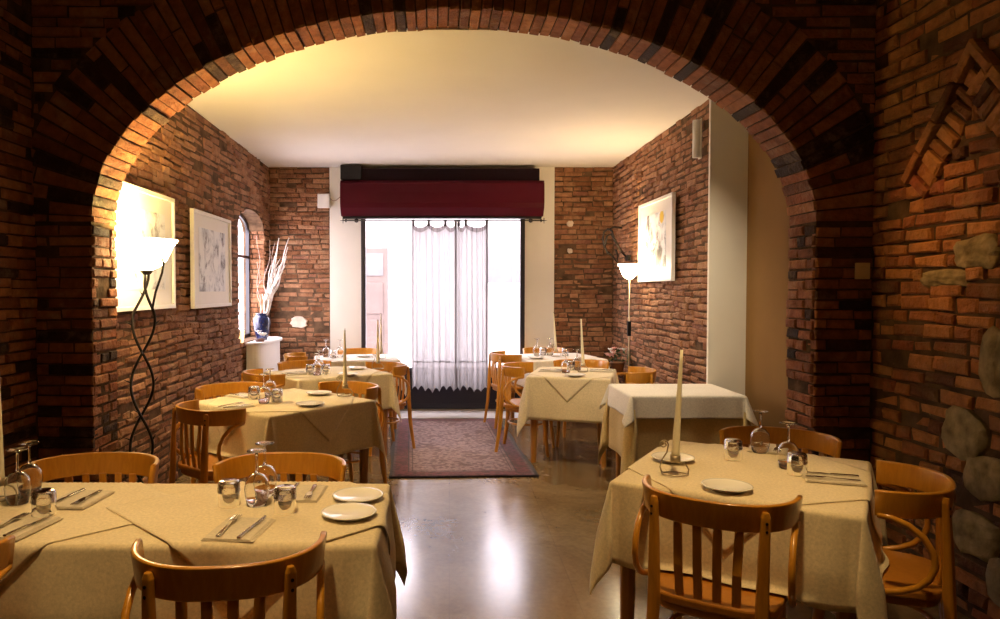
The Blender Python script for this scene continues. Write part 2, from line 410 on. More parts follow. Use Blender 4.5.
# ------------------------------------------------------------------ the room
YA0, YA1 = 4.0, 4.31          # arch wall front and back
YB = 8.85                     # window wall
XL, XR, XR2 = -2.03, 2.185, 2.447
YP = 5.66                     # where the brick part of the right wall starts
ZC, ZN = 3.03, 3.5
NXL, NXR = -2.22, 2.43        # near room side walls
AC, AA, AZ, AR = 0.104, 2.005, 1.872, 1.167

mb = MB(); mb.box(-2.6, 2.9, -1.7, YB + 0.02, -0.1, 0.0)
struct(mb.build('floor', M['floor']))
mb = MB(); zb_ = ZC - 0.045
mb.add([(-2.4, YA1 - 0.01, ZC), (2.75, YA1 - 0.01, ZC), (2.75, YB + 0.25, zb_), (-2.4, YB + 0.25, zb_), (-2.4, YA1 - 0.01, ZC + 0.2), (2.75, YA1 - 0.01, ZC + 0.2), (2.75, YB + 0.25, ZC + 0.2), (-2.4, YB + 0.25, ZC + 0.2)],
       [(0, 3, 2, 1), (4, 5, 6, 7), (0, 1, 5, 4), (1, 2, 6, 5), (2, 3, 7, 6), (3, 0, 4, 7)])
struct(mb.build('ceiling', M['ceiling']))
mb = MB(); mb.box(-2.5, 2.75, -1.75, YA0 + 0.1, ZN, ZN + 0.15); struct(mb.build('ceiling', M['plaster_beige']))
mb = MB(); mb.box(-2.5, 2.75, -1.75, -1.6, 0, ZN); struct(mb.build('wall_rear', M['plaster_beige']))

def arch_z(x, grow=0.0):
    t = (x - AC) / (AA + grow)
    return None if abs(t) >= 1 else AZ + (AR + grow) * math.sqrt(1 - t * t)
# arch wall
VO = 0.47
def sp_front(v):
    sp = fill(NXL, NXR)
    if v < AZ: return subtract(sp, AC - AA, AC + AA)
    t = (v - AZ) / (AR + VO)
    if t >= 1: return sp
    hw = (AA + VO) * math.sqrt(1 - t * t)
    return subtract(sp, AC - hw, AC + hw)
mb = MB()
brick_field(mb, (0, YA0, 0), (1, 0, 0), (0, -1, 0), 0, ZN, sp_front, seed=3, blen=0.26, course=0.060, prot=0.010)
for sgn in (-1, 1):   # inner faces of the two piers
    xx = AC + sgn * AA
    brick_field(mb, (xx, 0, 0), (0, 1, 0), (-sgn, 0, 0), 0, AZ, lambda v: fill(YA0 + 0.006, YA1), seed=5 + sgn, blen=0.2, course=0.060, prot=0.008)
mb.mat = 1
rv = random.Random(11)
# voussoirs
th = 0.0
def ell(th, g=0.0): return (AC + (AA + g) * math.cos(th), AZ + (AR + g) * math.sin(th))
def vous(t0, t1, g0, g1, pr):
    def nrm(t):
        v = Vector((math.cos(t) / AA, math.sin(t) / AR)); return v.normalized()
    vs = []
    j = lambda s=0.003: rv.uniform(-s, s)
    n0, n1 = nrm(t0), nrm(t1)
    a0, a1 = ell(t0), ell(t1)
    q = [(a0[0] + n0.x * (g0 + j()), a0[1] + n0.y * (g0 + j())), (a1[0] + n1.x * (g0 + j()), a1[1] + n1.y * (g0 + j())),
         (a1[0] + n1.x * g1, a1[1] + n1.y * g1), (a0[0] + n0.x * g1, a0[1] + n0.y * g1)]
    cxx = sum(p[0] for p in q) / 4; czz = sum(p[1] for p in q) / 4
    yb = YA1 - rv.uniform(0, 0.012); yf = YA0 - pr
    for (x, z) in q: vs.append((x, yb, z))
    for (x, z) in q: vs.append((x, yf + 0.006, z))
    for (x, z) in q: vs.append((x + (cxx - x) * 0.09, yf + j(), z + (czz - z) * 0.09))
    fs = [(8, 9, 10, 11), (3, 2, 1, 0)]
    for k in range(4):
        k2 = (k + 1) % 4; fs.append((k, k2, 4 + k2, 4 + k)); fs.append((4 + k, 4 + k2, 8 + k2, 8 + k))
    mb.add(vs, [tuple(reversed(f)) for f in fs])
arc = [(0.0, 0.0)]
NT = 4000
th = 0.0; s = 0.0; cuts = [0.0]; last = ell(0)
for i in range(1, NT + 1):
    t = PI * i / NT; p = ell(t); s += math.hypot(p[0] - last[0], p[1] - last[1]); last = p
    if s >= 0.062 * rv.uniform(0.9, 1.12): cuts.append(t); s = 0.0
cuts.append(PI)
for i in range(len(cuts) - 1):
    t0, t1 = cuts[i], cuts[i + 1]; d = (t1 - t0) * 0.07
    in0 = rv.uniform(-0.008, 0.006)
    split = rv.choice((0.24, 0.13, 0.35, None)) if i % 2 else rv.choice((0.26, 0.25, 0.38, None))
    end = VO - 0.01 + rv.uniform(-0.04, 0.01)
    if split is None: vous(t0 + d, t1 - d, in0, end, rv.uniform(-0.004, 0.012))
    else:
        vous(t0 + d, t1 - d, in0, split - 0.005, rv.uniform(-0.006, 0.012)); vous(t0 + d * 1.2, t1 - d * 1.2, split + 0.005, end, rv.uniform(-0.006, 0.012))
# mortar core
mb.mat = 2
K = 60
ys = (YA0 + 0.008, YA1 - 0.004)
for k in range(K):
    ta, tb = PI * k / K, PI * (k + 1) / K
    (xa, za), (xb, zb) = ell(ta, 0.012), ell(tb, 0.012)
    for y in ys: mb.quad((xa, y, za), (xb, y, zb), (xb, y, ZN), (xa, y, ZN))
    mb.quad((xa, ys[0], za), (xb, ys[0], zb), (xb, ys[1], zb), (xa, ys[1], za))
mb.box(-2.5, AC - AA - 0.008, ys[0], ys[1], 0, ZN); mb.box(AC + AA + 0.008, 2.75, ys[0], ys[1], 0, ZN)
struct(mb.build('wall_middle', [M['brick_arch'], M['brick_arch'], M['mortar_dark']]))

# near right wall with a blocked pointed arch and field stones
GA, GZ, GH, GW = 3.25, 2.62, 0.56, 0.47    # apex y, apex z, height, half width
stones = []
for (px0, px1, py0, py1) in ((958, 1004, 236, 269), (921, 970, 270, 288), (983, 1016, 328, 396), (946, 990, 408, 460), (966, 1012, 455, 500), (955, 1000, 515, 560), (990, 1030, 560, 610)):
    cxp = (px0 + px1) / 2
    a = PX(px0, (py0 + py1) / 2, NXR)[1]; bq = PX(px1, (py0 + py1) / 2, NXR)[1]
    z0 = PX(cxp, py1, NXR)[2]; z1 = PX(cxp, py0, NXR)[2]
    stones.append(((a + bq) / 2, (z0 + z1) / 2, abs(a - bq) / 2, (z1 - z0) / 2))
def sp_nr(v):
    sp = fill(-YA0, 1.5)      # u = -y
    if GZ - GH < v < GZ + 0.05:
        h = max(0, (GZ - v)) / GH * GW; wd = 0.20 / 0.76
        for sg in (-1, 1):
            o, i = GA + sg * (h + 0.02), GA + sg * max(0, h - wd)
            sp = subtract(sp, min(-o, -i), max(-o, -i))
    for (sy, sz, ry, rz) in stones:
        t = (v - sz) / rz
        if abs(t) < 1:
            q = ry * math.sqrt(1 - t * t) ** 0.6; sp = subtract(sp, -sy - q, -sy + q)
    return sp
mb = MB()
brick_field(mb, (NXR, 0, 0), (0, -1, 0), (-1, 0, 0), 0, ZN, sp_nr, seed=21, course=0.072, blen=0.22, joint=0.013, jit=0.007, prot=0.020, wav=0.010, missing=0.06, ch=0.009)
rg = random.Random(5)
Ld = Vector((0, 0, 0))
for sg in (-1, 1):
    A = Vector((NXR, GA + sg * GW, GZ - GH)); B = Vector((NXR, GA, GZ)); ln = (B - A).length
    U = (B - A) / ln; Nw = Vector((-1, 0, 0)); V = Nw.cross(U)
    if V.z < 0: V = -V
    u = 0.0
    while u < ln - 0.05:        # outer line of thin bricks on edge
        e = min(ln, u + rg.uniform(0.15, 0.22)); one_brick(mb, A, U, V, Nw, u + 0.005, e - 0.005, -0.045, 0.0, 0.045, rg, 0.008, 0.004); u = e
    u = 0.0
    while u < ln - 0.14:        # headers under it
        e = u + rg.uniform(0.06, 0.075); one_brick(mb, A, U, V, Nw, u + 0.007, e - 0.007, -0.19, -0.055, rg.uniform(0.015, 0.04), rg, 0.01, 0.008); u = e
mb.mat = 1
for (sy, sz, ry, rz) in stones:
    nu, nv = 18, 10; vs, fs = [], []; sd = rg.uniform(0, 50)
    for i in range(nv + 1):
        fr = i / nv * PI / 2
        for k in range(nu):
            an = 2 * PI * k / nu
            r_ = math.sin(fr) ** 0.75; w = 1 + 0.28 * noise.noise(Vector((math.cos(an) * 1.6 + sd, math.sin(an) * 1.6, fr)))
            sup = (abs(math.cos(an)) ** 4 + abs(math.sin(an)) ** 4) ** -0.2
            pr = 0.035 * max(0.0, math.cos(fr)) ** 0.4 + 0.006 * noise.noise(Vector((math.cos(an) * r_ * 3 + sd, math.sin(an) * r_ * 3, 3)))
            vs.append((NXR + 0.01 - pr, sy + ry * r_ * w * sup * math.cos(an), sz + rz * r_ * w * sup * math.sin(an)))
    for i in range(nv):
        for k in range(nu): fs.append((i * nu + k, i * nu + (k + 1) % nu, (i + 1) * nu + (k + 1) % nu, (i + 1) * nu + k))
    mb.add(vs, fs)
mb.mat = 2
mb.box(NXR + 0.006, NXR + 0.2, -1.7, YA0 + 0.05, 0, ZN)
struct(mb.build('wall_near_right', [M['brick_rough'], M['stone'], M['mortar_dark']]))
mb = MB()
brick_field(mb, (NXL, 0, 0), (0, 1, 0), (1, 0, 0), 0, ZN, lambda v: fill(-1.5, YA0), seed=31, prot=0.014)
mb.mat = 1; mb.box(NXL - 0.2, NXL - 0.006, -1.7, YA0 + 0.05, 0, ZN)
struct(mb.build('wall_near_left', [M['brick_arch'], M['mortar_dark']]))

# back room left wall with arched window niche
NY0, NY1, NS, NSP, NRISE = 7.46, 8.60, 0.93, 2.17, 0.20
NYC, NHW = (NY0 + NY1) / 2, (NY1 - NY0) / 2
def nz(y): return NSP + NRISE * math.sqrt(max(0, 1 - ((y - NYC) / NHW) ** 2))
def sp_l(v):
    sp = fill(YA1, YB)
    if NS < v < NSP: sp = subtract(sp, NY0, NY1)
    elif NSP <= v < NSP + NRISE:
        q = NHW * math.sqrt(1 - ((v - NSP) / NRISE) ** 2); sp = subtract(sp, NYC - q, NYC + q)
    return sp
mb = MB()
brick_field(mb, (XL, 0, 0), (0, 1, 0), (1, 0, 0), 0, ZC, sp_l, seed=41, prot=0.014, jit=0.009, wav=0.014, ch=0.010, missing=0.02)
XN = XL - 0.22
brick_field(mb, (0, NY1, 0), (1, 0, 0), (0, -1, 0), NS, NSP + 0.02, lambda v: fill(XN, XL), seed=43, blen=0.14)
brick_field(mb, (0, NY0, 0), (1, 0, 0), (0, 1, 0), NS, NSP + 0.02, lambda v: fill(XN, XL), seed=44, blen=0.14)
mb.mat = 1
xs = XL - 0.006
mb.box(xs - 0.25, xs, YA1 - 0.02, NY0 - 0.01, 0, ZC); mb.box(xs - 0.25, xs, NY1 + 0.01, YB + 0.2, 0, ZC); mb.box(xs - 0.25, xs, NY0 - 0.01, NY1 + 0.01, 0, NS)
for k in range(16):
    ya, yb = NY0 + (NY1 - NY0) * k / 16, NY0 + (NY1 - NY0) * (k + 1) / 16
    for x in (xs, xs - 0.25): mb.quad((x, ya, nz(ya) + 0.005), (x, yb, nz(yb) + 0.005), (x, yb, ZC), (x, ya, ZC))
    mb.quad((xs, ya, nz(ya) + 0.005), (xs, yb, nz(yb) + 0.005), (xs - 0.25, yb, nz(yb) + 0.005), (xs - 0.25, ya, nz(ya) + 0.005))
struct(mb.build('wall_left', [M['brick'], M['mortar']]))
# window in the niche
mb = MB()
xw = XN + 0.02
for (a, bq, c0, d) in ((NY0, NY1, NS, NS + 0.04), (NY0, NY0 + 0.04, NS, NSP + 0.05), (NY1 - 0.04, NY1, NS, NSP + 0.05), (NY0, NY1, 1.86, 1.89)):
    mb.box(xw - 0.02, xw + 0.02, a + 0.005, bq - 0.005, c0, d)
mb.tube([(xw, NYC + (NHW - 0.02) * math.cos(PI * k / 20), NSP + (NRISE - 0.01) * math.sin(PI * k / 20)) for k in range(21)], 0.02, 6)
wn = struct(mb.build('window_2', M['dark_frame']))
mb = MB(); pts = [(xw - 0.005, NY0 + 0.01, NS)] + [(xw - 0.005, NY1 - 0.01, NS)] + [(xw - 0.005, NYC + (NHW - 0.01) * math.cos(PI * k / 16), NSP + NRISE * math.sin(PI * k / 16)) for k in range(17)]
mb.add(pts, [tuple(range(len(pts)))]); mb.build('glass', M['pane'], wn)

# back room right wall: brick from YP to YB, white return, beige recess
mb = MB()
brick_field(mb, (XR, 0, 0), (0, -1, 0), (-1, 0, 0), 0, ZC, lambda v: fill(-YB, -YP - 0.014), seed=51, prot=0.014, jit=0.009, wav=0.013, ch=0.010, blen=0.24, missing=0.02)
mb.mat = 1; mb.box(XR + 0.006, XR2 + 0.2, YP + 0.03, YB + 0.2, 0, ZC)
mb.mat = 2; mb.box(XR - 0.034, XR2 + 0.2, YP, YP + 0.03, 0, ZC)
struct(mb.build('wall_right', [M['brick'], M['mortar'], M['plaster']]))
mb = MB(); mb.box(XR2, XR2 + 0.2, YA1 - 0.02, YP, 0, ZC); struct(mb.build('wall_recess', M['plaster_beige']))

# window wall
WX0, WX1, WZ1 = -0.905, 1.10, 2.50
BL0 = PY(330, 250, YB)[0]; BR0 = PY(554, 250, YB)[0]
mb = MB()
brick_field(mb, (0, YB, 0), (1, 0, 0), (0, -1, 0), 0, ZC, lambda v: fill(XL, BL0), seed=61, jit=0.007, wav=0.010, ch=0.009, prot=0.012, blen=0.22, course=0.06)
brick_field(mb, (0, YB, 0), (1, 0, 0), (0, -1, 0), 0, ZC, lambda v: fill(BR0, XR), seed=62, jit=0.007, wav=0.010, ch=0.009, prot=0.012, blen=0.22, course=0.06)
mb.mat = 1; mb.box(XL - 0.3, BL0, YB + 0.006, YB + 0.25, 0, ZC); mb.box(BR0, XR2 + 0.1, YB + 0.006, YB + 0.25, 0, ZC)
mb.mat = 2
yf = YB - 0.018
mb.box(BL0, WX0, yf, YB + 0.25, 0, ZC); mb.box(WX1, BR0, yf, YB + 0.25, 0, ZC); mb.box(WX0, WX1, yf, YB + 0.25, WZ1, ZC)
mb.mat = 3
def blob(mb, cx_, cz_, rx, rz, y, sd):
    n = 22
    ring = []
    for k in range(n):
        a = 2 * PI * k / n; w = 1 + 0.3 * noise.noise(Vector((math.cos(a) * 2 + sd, math.sin(a) * 2, sd)))
        sup = (abs(math.cos(a)) ** 4 + abs(math.sin(a)) ** 4) ** -0.25
        ring.append((cx_ + rx * w * sup * math.cos(a), cz_ + rz * w * sup * math.sin(a)))
    mb.add([(x, y + 0.02, z) for x, z in ring] + [(cx_ + (x - cx_) * 0.93, y, cz_ + (z - cz_) * 0.93) for x, z in ring], [tuple(range(n, 2 * n))] + [(i, (i + 1) % n, n + (i + 1) % n, n + i) for i in range(n)])
p = PY(299, 322, YB); blob(mb, p[0], p[2], 0.105, 0.07, YB - 0.022, 2.0)
p = PY(570, 224, YB); blob(mb, p[0], p[2], 0.04, 0.035, YB - 0.022, 5.0)
p = PY(570, 251, YB); blob(mb, p[0], p[2], 0.03, 0.03, YB - 0.022, 9.0)
struct(mb.build('wall_back', [M['brick'], M['mortar'], M['plaster'], M['patch']]))
# window frame, kick panel and glass
mb = MB()
fw = 0.055
mb.box(WX0, WX0 + fw, YB - 0.03, YB + 0.06, 0, WZ1); mb.box(WX1 - fw, WX1, YB - 0.03, YB + 0.06, 0, WZ1)
mb.box(WX0 + fw, WX1 - fw, YB - 0.03, YB + 0.06, WZ1 - 0.06, WZ1); mb.box(WX0 + fw, WX1 - fw, YB - 0.02, YB + 0.06, 0.49, 0.53)
w1 = struct(mb.build('window_1', M['dark_frame'], bevel=0.004))
mb = MB(); mb.box(WX0 + fw, WX1 - fw, YB + 0.0, YB + 0.05, 0.02, 0.49); mb.box(WX0 + fw + 0.06, WX1 - fw - 0.06, YB - 0.012, YB + 0.0, 0.09, 0.43); mb.build('kick_panel', M['dark_frame'], w1, bevel=0.004)
mb = MB(); mb.quad((WX0 + fw, YB + 0.02, 0.53), (WX1 - fw, YB + 0.02, 0.53), (WX1 - fw, YB + 0.02, WZ1 - 0.06), (WX0 + fw, YB + 0.02, WZ1 - 0.06)); mb.build('glass', M['pane'], w1)
mb = MB(); mb.box(WX0, WX1, YB + 0.02, YB + 0.25, -0.1, 0.015); struct(mb.build('trim_1', M['plaster']))

mb = MB(); mb.box(-1.6, 1.7, 8.30, YB - 0.04, 0.0, 0.004); struct(mb.build('trim_2', simple('pale_floor_strip', (0.55, 0.52, 0.50), 0.3, var=0.08)))  # thin pale strip laid on the floor below the window
# street outside
YS = 13.0
mb = MB(); mb.box(-14, 14, YB + 0.26, YS, -0.3, -0.15); mb.box(-14, XL - 0.3, 2, YB + 0.26, -0.3, -0.15); struct(mb.build('street_ground', M['asphalt']))
mb = MB()
d0 = PY(362, 248, YS); d1 = PY(388, 345, YS)
q0 = PY(487, 247, YS); q1 = PY(524, 283, YS)
mb.box(-12, 12, YS, YS + 0.3, -0.3, 3.3)
fc = tag(mb.build('house_across_street', M['facade']), 'pale sunlit house front across the street, seen through the big window', 'building')
mb = MB(); mb.box(d0[0] - 0.5, d1[0], YS - 0.06, YS, -0.15, d0[2])
dr = mb.build('door', M['facade_door'], fc, bevel=0.01)
mb = MB(); mb.box(d0[0] - 0.4, d1[0] - 0.08, YS - 0.075, YS - 0.06, d0[2] - 0.5, d0[2] - 0.1); mb.build('glazing', M['facade_glass'], dr)
mb = MB(); mb.box(d0[0] - 0.4, d1[0] - 0.08, YS - 0.08, YS - 0.06, 0.3, 0.95); mb.box(d0[0] - 0.4, d1[0] - 0.08, YS - 0.08, YS - 0.06, 1.05, d0[2] - 0.62); mb.build('door_panel', M['facade_door'], dr, bevel=0.01)
mb = MB()
mb.box(q0[0], q1[0] + 0.3, YS - 0.03, YS, q1[2], q0[2]); wx = mb.build('window', M['facade_glass'], fc)
mb = MB(); mb.box(q0[0] - 0.05, q1[0] + 0.35, YS - 0.07, YS, q1[2] - 0.06, q1[2]); mb.box((q0[0] + q1[0] + 0.3) / 2 - 0.02, (q0[0] + q1[0] + 0.3) / 2 + 0.02, YS - 0.04, YS - 0.03, q1[2], q0[2])
mb.build('window_frame', M['facade'], wx)

# ------------------------------------------------------------------ light
w = bpy.data.worlds.new('world'); scn.world = w; w.use_nodes = True
bg = w.node_tree.nodes['Background']; bg.inputs[0].default_value = (1.0, 0.90, 0.99, 1); bg.inputs[1].default_value = 16.0
def lamp(name, kind, loc, energy, col, size=0.1, rot=None, spot=None, blend=0.6, target=None):
    d = bpy.data.lights.new(name, kind); d.energy = energy; d.color = col
    if kind == 'SUN': d.angle = size
    else: d.shadow_soft_size = size
    if spot: d.spot_size = math.radians(spot); d.spot_blend = blend
    o = bpy.data.objects.new(name, d); COL.objects.link(o); o.location = loc
    if target: o.rotation_euler = (Vector(target) - Vector(loc)).to_track_quat('-Z', 'Y').to_euler()
    if rot: o.rotation_euler = rot
    return o
lamp('sun', 'SUN', (0, 0, 10), 3.0, (1.0, 0.95, 0.9), 0.02, target=(1.5, 6.0, 2.0))
for (nm, loc, rot, sx_, sy_) in (('window_portal', ((WX0 + WX1) / 2, YB + 0.24, 1.5), (-PI / 2, 0, 0), 2.0, 2.0), ('niche_portal', (XN - 0.05, NYC, 1.6), (0, -PI / 2, 0), 1.3, 1.1)):
    d = bpy.data.lights.new(nm, 'AREA'); d.shape = 'RECTANGLE'; d.size = sx_; d.size_y = sy_
    d.cycles.is_portal = True
    o = bpy.data.objects.new(nm, d); COL.objects.link(o); o.location = loc; o.rotation_euler = rot
WARM = (1.0, 0.68, 0.31)
lamp('ceiling_spot_left', 'SPOT', (-0.7, 1.85, 3.42), 245, WARM, 0.08, spot=50, blend=0.9, target=(-0.72, 2.45, 0.75))
lamp('ceiling_spot_right', 'SPOT', (0.85, 2.05, 3.42), 245, WARM, 0.08, spot=36, blend=0.9, target=(1.15, 2.8, 0.75))
lamp('wall_washer', 'SPOT', (0.9, 3.3, 3.2), 105, (1.0, 0.50, 0.13), 0.06, spot=26, blend=1.0, target=(2.43, 3.45, 1.8))
lamp('near_room_lamp', 'POINT', (0.4, 0.5, 3.2), 15, (1.0, 0.62, 0.28), 0.15)
lamp('back_room_fill_left', 'SPOT', (-0.85, 5.7, 2.94), 95, (1.0, 0.80, 0.52), 0.1, spot=75, blend=1.0, target=(-0.9, 5.7, 0.75))  # added fill to brighten the left tables, no fitting in this ceiling
lamp('back_room_fill_right', 'SPOT', (1.3, 4.75, 2.94), 180, (1.0, 0.82, 0.56), 0.1, spot=85, blend=1.0, target=(1.55, 6.0, 0.75))  # added fill for right-hand tables and white wall end, no real lamp here
# ------------------------------------------------------------------ furniture builders
def smooth(mb): mb.smooth = True; return mb
def make_chair():
    root = empty('dining_chair')
    # bent top rail, open towards +y (the way the chair faces)
    a, bb, zt, hh, tt = 0.247, 0.228, 0.80, 0.092, 0.019
    n = 28; plan = []
    for k in range(n + 1):
        t = PI * k / n
        c, s_ = math.cos(t), math.sin(t)
        plan.append(Vector((a * math.copysign(abs(c) ** 0.82, c), -bb * abs(s_) ** 0.9, 0)))
    mb = smooth(MB())
    vs, fs = [], []
    for i, p in enumerate(plan):
        tg = (plan[min(i + 1, n)] - plan[max(i - 1, 0)]).normalized(); nn = Vector((tg.y, -tg.x, 0))
        if nn.dot(p - Vector((0, 0.05, 0))) < 0: nn = -nn
        lean = 0.010
        for (q, z, l) in ((tt / 2 - 0.004, zt, lean), (tt / 2, zt - 0.005, lean), (tt / 2, zt - hh + 0.005, 0), (tt / 2 - 0.004, zt - hh, 0), (-tt / 2 + 0.004, zt - hh, 0), (-tt / 2, zt - hh + 0.005, 0), (-tt / 2, zt - 0.005, lean), (-tt / 2 + 0.004, zt, lean)):
            vs.append(p + nn * (q + l) + Vector((0, 0, z)))
    for i in range(n):
        for k in range(8): fs.append((i * 8 + k, i * 8 + (k + 1) % 8, (i + 1) * 8 + (k + 1) % 8, (i + 1) * 8 + k))
    fs += [tuple(range(7, -1, -1)), tuple(n * 8 + k for k in range(8))]
    mb.add(vs, fs)
    o = mb.build('top_rail', M['wood'], root); o.modifiers.new('ws', 'WEIGHTED_NORMAL')
    # seat
    mb = MB(); poly = []
    for k in range(40):
        t = 2 * PI * k / 40; c, s_ = math.cos(t), math.sin(t)
        x = 0.222 * math.copysign(abs(c) ** 0.5, c); y = 0.215 * math.copysign(abs(s_) ** 0.5, s_)
        x *= 1 + 0.25 * (y + 0.0) * 0.9
        poly.append((x, y - 0.005))
    mb.prism(poly, 0.418, 0.45)
    mb.prism([(x * 0.93, y * 0.93) for x, y in poly], 0.385, 0.418)
    o = mb.build('seat', M['seat'], root, bevel=0.008)
    # rear posts run past the rail
    for sg in (-1, 1):
        mb = MB()
        mb.beam([(sg * 0.188, -0.270, 0.0), (sg * 0.178, -0.234, 0.25), (sg * 0.172, -0.222, 0.44), (sg * 0.174, -0.216, 0.62), (sg * 0.178, -0.2085, 0.765), (sg * 0.178, -0.2085, 0.782)], [0.026, 0.036, 0.040, 0.036, 0.030, 0.018], [0.026, 0.034, 0.036, 0.028, 0.022, 0.018], (1, sg * 0.45, 0))
        lg = mb.build('rear_leg', M['wood'], root, bevel=0.003)
        d = Vector((sg * 0.41, -0.91, 0)).normalized()
        for z in (0.748, 0.722):
            mb = MB(); c0 = Vector((sg * 0.178, -0.2085, z)); mb.tube([c0 + d * 0.004, c0 + d * 0.0145], 0.0048, 8); mb.build('screw', M['screw'], lg)
        mb = MB(); mb.beam([(sg * 0.196, 0.205, 0.0), (sg * 0.184, 0.178, 0.25), (sg * 0.178, 0.165, 0.40)], [0.026, 0.034, 0.040], [0.026, 0.034, 0.040], (1, 0, 0)); mb.build('front_leg', M['wood'], root, bevel=0.003)
        mb = smooth(MB())
        pts = [(0.249, -0.008, 0.712), (0.250, -0.05, 0.706), (0.251, -0.10, 0.688), (0.252, -0.145, 0.652), (0.252, -0.172, 0.605), (0.252, -0.178, 0.56), (0.252, -0.163, 0.515), (0.250, -0.13, 0.479), (0.247, -0.085, 0.456), (0.243, -0.04, 0.443), (0.237, 0.0, 0.436)]
        mb.tube([(sg * x, y, z) for x, y, z in pts], 0.0115, 10); mb.build('arm_loop', M['wood'], root)
    for x in (-0.099, -0.033, 0.033, 0.099):
        mb = MB(); yr = -bb * (1 - (abs(x) / a) ** 2.3) ** 0.55 + 0.006
        mb.beam([(x * 0.92, -0.198, 0.452), (x * 0.95, -0.212, 0.56), (x, yr + 0.006, 0.715)], 0.029, 0.011, (1, 0, 0)); mb.build('slat', M['wood'], root)
    mb = smooth(MB()); mb.tube([(0.168 * math.cos(2 * PI * k / 28), 0.168 * math.sin(2 * PI * k / 28) - 0.02, 0.27) for k in range(29)], 0.0095, 8, caps=False); mb.build('stretcher_hoop', M['wood'], root)
    return root

def make_table(w_, d_, z=0.744):
    root = empty('dining_table')
    mb = MB(); mb.box(-w_ / 2, w_ / 2, -d_ / 2, d_ / 2, z - 0.028, z); mb.build('tabletop', M['table_wood'], root, bevel=0.004)
    mb = MB(); i = 0.05
    mb.box(-w_ / 2 + i, w_ / 2 - i, -d_ / 2 + i, -d_ / 2 + i + 0.02, z - 0.11, z - 0.028); mb.box(-w_ / 2 + i, w_ / 2 - i, d_ / 2 - i - 0.02, d_ / 2 - i, z - 0.11, z - 0.028)
    mb.box(-w_ / 2 + i, -w_ / 2 + i + 0.02, -d_ / 2 + i + 0.02, d_ / 2 - i - 0.02, z - 0.11, z - 0.028); mb.box(w_ / 2 - i - 0.02, w_ / 2 - i, -d_ / 2 + i + 0.02, d_ / 2 - i - 0.02, z - 0.11, z - 0.028)
    mb.build('apron', M['table_wood'], root)
    for sx_ in (-1, 1):
        for sy_ in (-1, 1):
            mb = MB(); x, y = sx_ * (w_ / 2 - 0.055), sy_ * (d_ / 2 - 0.055)
            mb.beam([(x, y, 0), (x, y, z - 0.028)], [0.045, 0.062], [0.045, 0.062], (1, 0, 0)); mb.build('leg', M['table_wood'], root, bevel=0.003)
    return root

def drape(u, v, hw, hd, lift, seed, flare=0.006, RR=0.014, tip=0.17, wav=1.0):
    """where a point of a flat cloth centred on a hw x hd table top ends up when it hangs over the edges"""
    hx, hy = hw + lift - RR + 0.004, hd + lift - RR + 0.004
    eu, ev = max(0, abs(u) - hx), max(0, abs(v) - hy)
    su, sv = math.copysign(1, u), math.copysign(1, v)
    def hang(e):
        L = RR * PI / 2
        return (RR * math.sin(e / RR), RR * (1 - math.cos(e / RR))) if e < L else (RR, RR + e - L)
    wob = lambda t, e: wav * (0.011 + 0.006 * math.sin(t * 9 + seed) + 0.005 * math.sin(t * 21 + seed * 2.3)) * min(1, e / 0.2)
    if eu > 0 and ev > 0:
        r = math.hypot(eu, ev); t = math.atan2(ev, eu); s2 = math.sin(2 * t)
        o, dn = hang(r)
        phi = tip * s2 ** 1.3; rr = max(0, r - 0.012)
        out = rr * math.sin(phi) * 0.72; dz = dn - rr * (1 - math.cos(phi))
        tang = min(rr * 0.20, 0.045) * math.sin(4 * t)
        fl = flare * min(1, dn / 0.25)
        x = su * (hx + o * math.cos(t) + out + tang * 0.7 + fl * math.cos(t)); y = sv * (hy + o * math.sin(t) + out - tang * 0.7 + fl * math.sin(t))
        return (x, y, -dz)
    if eu > 0:
        o, dn = hang(eu); return (su * (hx + o + flare * min(1, dn / 0.25) + wob(v + su, dn) * min(1, (hy - abs(v)) / 0.08)), v, -dn)
    if ev > 0:
        o, dn = hang(ev); return (u, sv * (hy + o + flare * min(1, dn / 0.25) + wob(u + sv * 2, dn) * min(1, (hx - abs(u)) / 0.08)), -dn)
    return (u, v, 0.0)
SEATS = []
def settle(x, y, zz, loc, rz, z, up=0.0):
    """cloth that would reach below a chair seat lies down on the seat"""
    if z + zz > 0.462 + up: return (x, y, zz)
    c, s_ = math.cos(rz), math.sin(rz); wx, wy = loc[0] + x * c - y * s_, loc[1] + x * s_ + y * c
    for (sx, sy, fa) in SEATS:
        fx_, fy_ = math.cos(fa), math.sin(fa); dx, dy = wx - sx, wy - sy
        ly = dx * fx_ + dy * fy_; lx_ = dx * fy_ - dy * fx_
        if abs(lx_) < 0.26 and -0.2 < ly < 0.25:
            e = 0.462 + up - (z + zz); wx -= fx_ * e; wy -= fy_ * e
            dx, dy = wx - loc[0], wy - loc[1]; return (dx * c + dy * s_, -dx * s_ + dy * c, 0.462 + up - z)
    return (x, y, zz)
def axis_pts(h, drop, n_in, n_out):
    top = [h * (-1 + 2 * i / n_in) for i in range(n_in + 1)]
    edge = []
    e = [0.004, 0.008, 0.013, 0.018, 0.024, 0.034] + [0.034 + (drop - 0.034) * (k + 1) / n_out for k in range(n_out)]
    return [-h - x for x in reversed(e)] + top + [h + x for x in e]
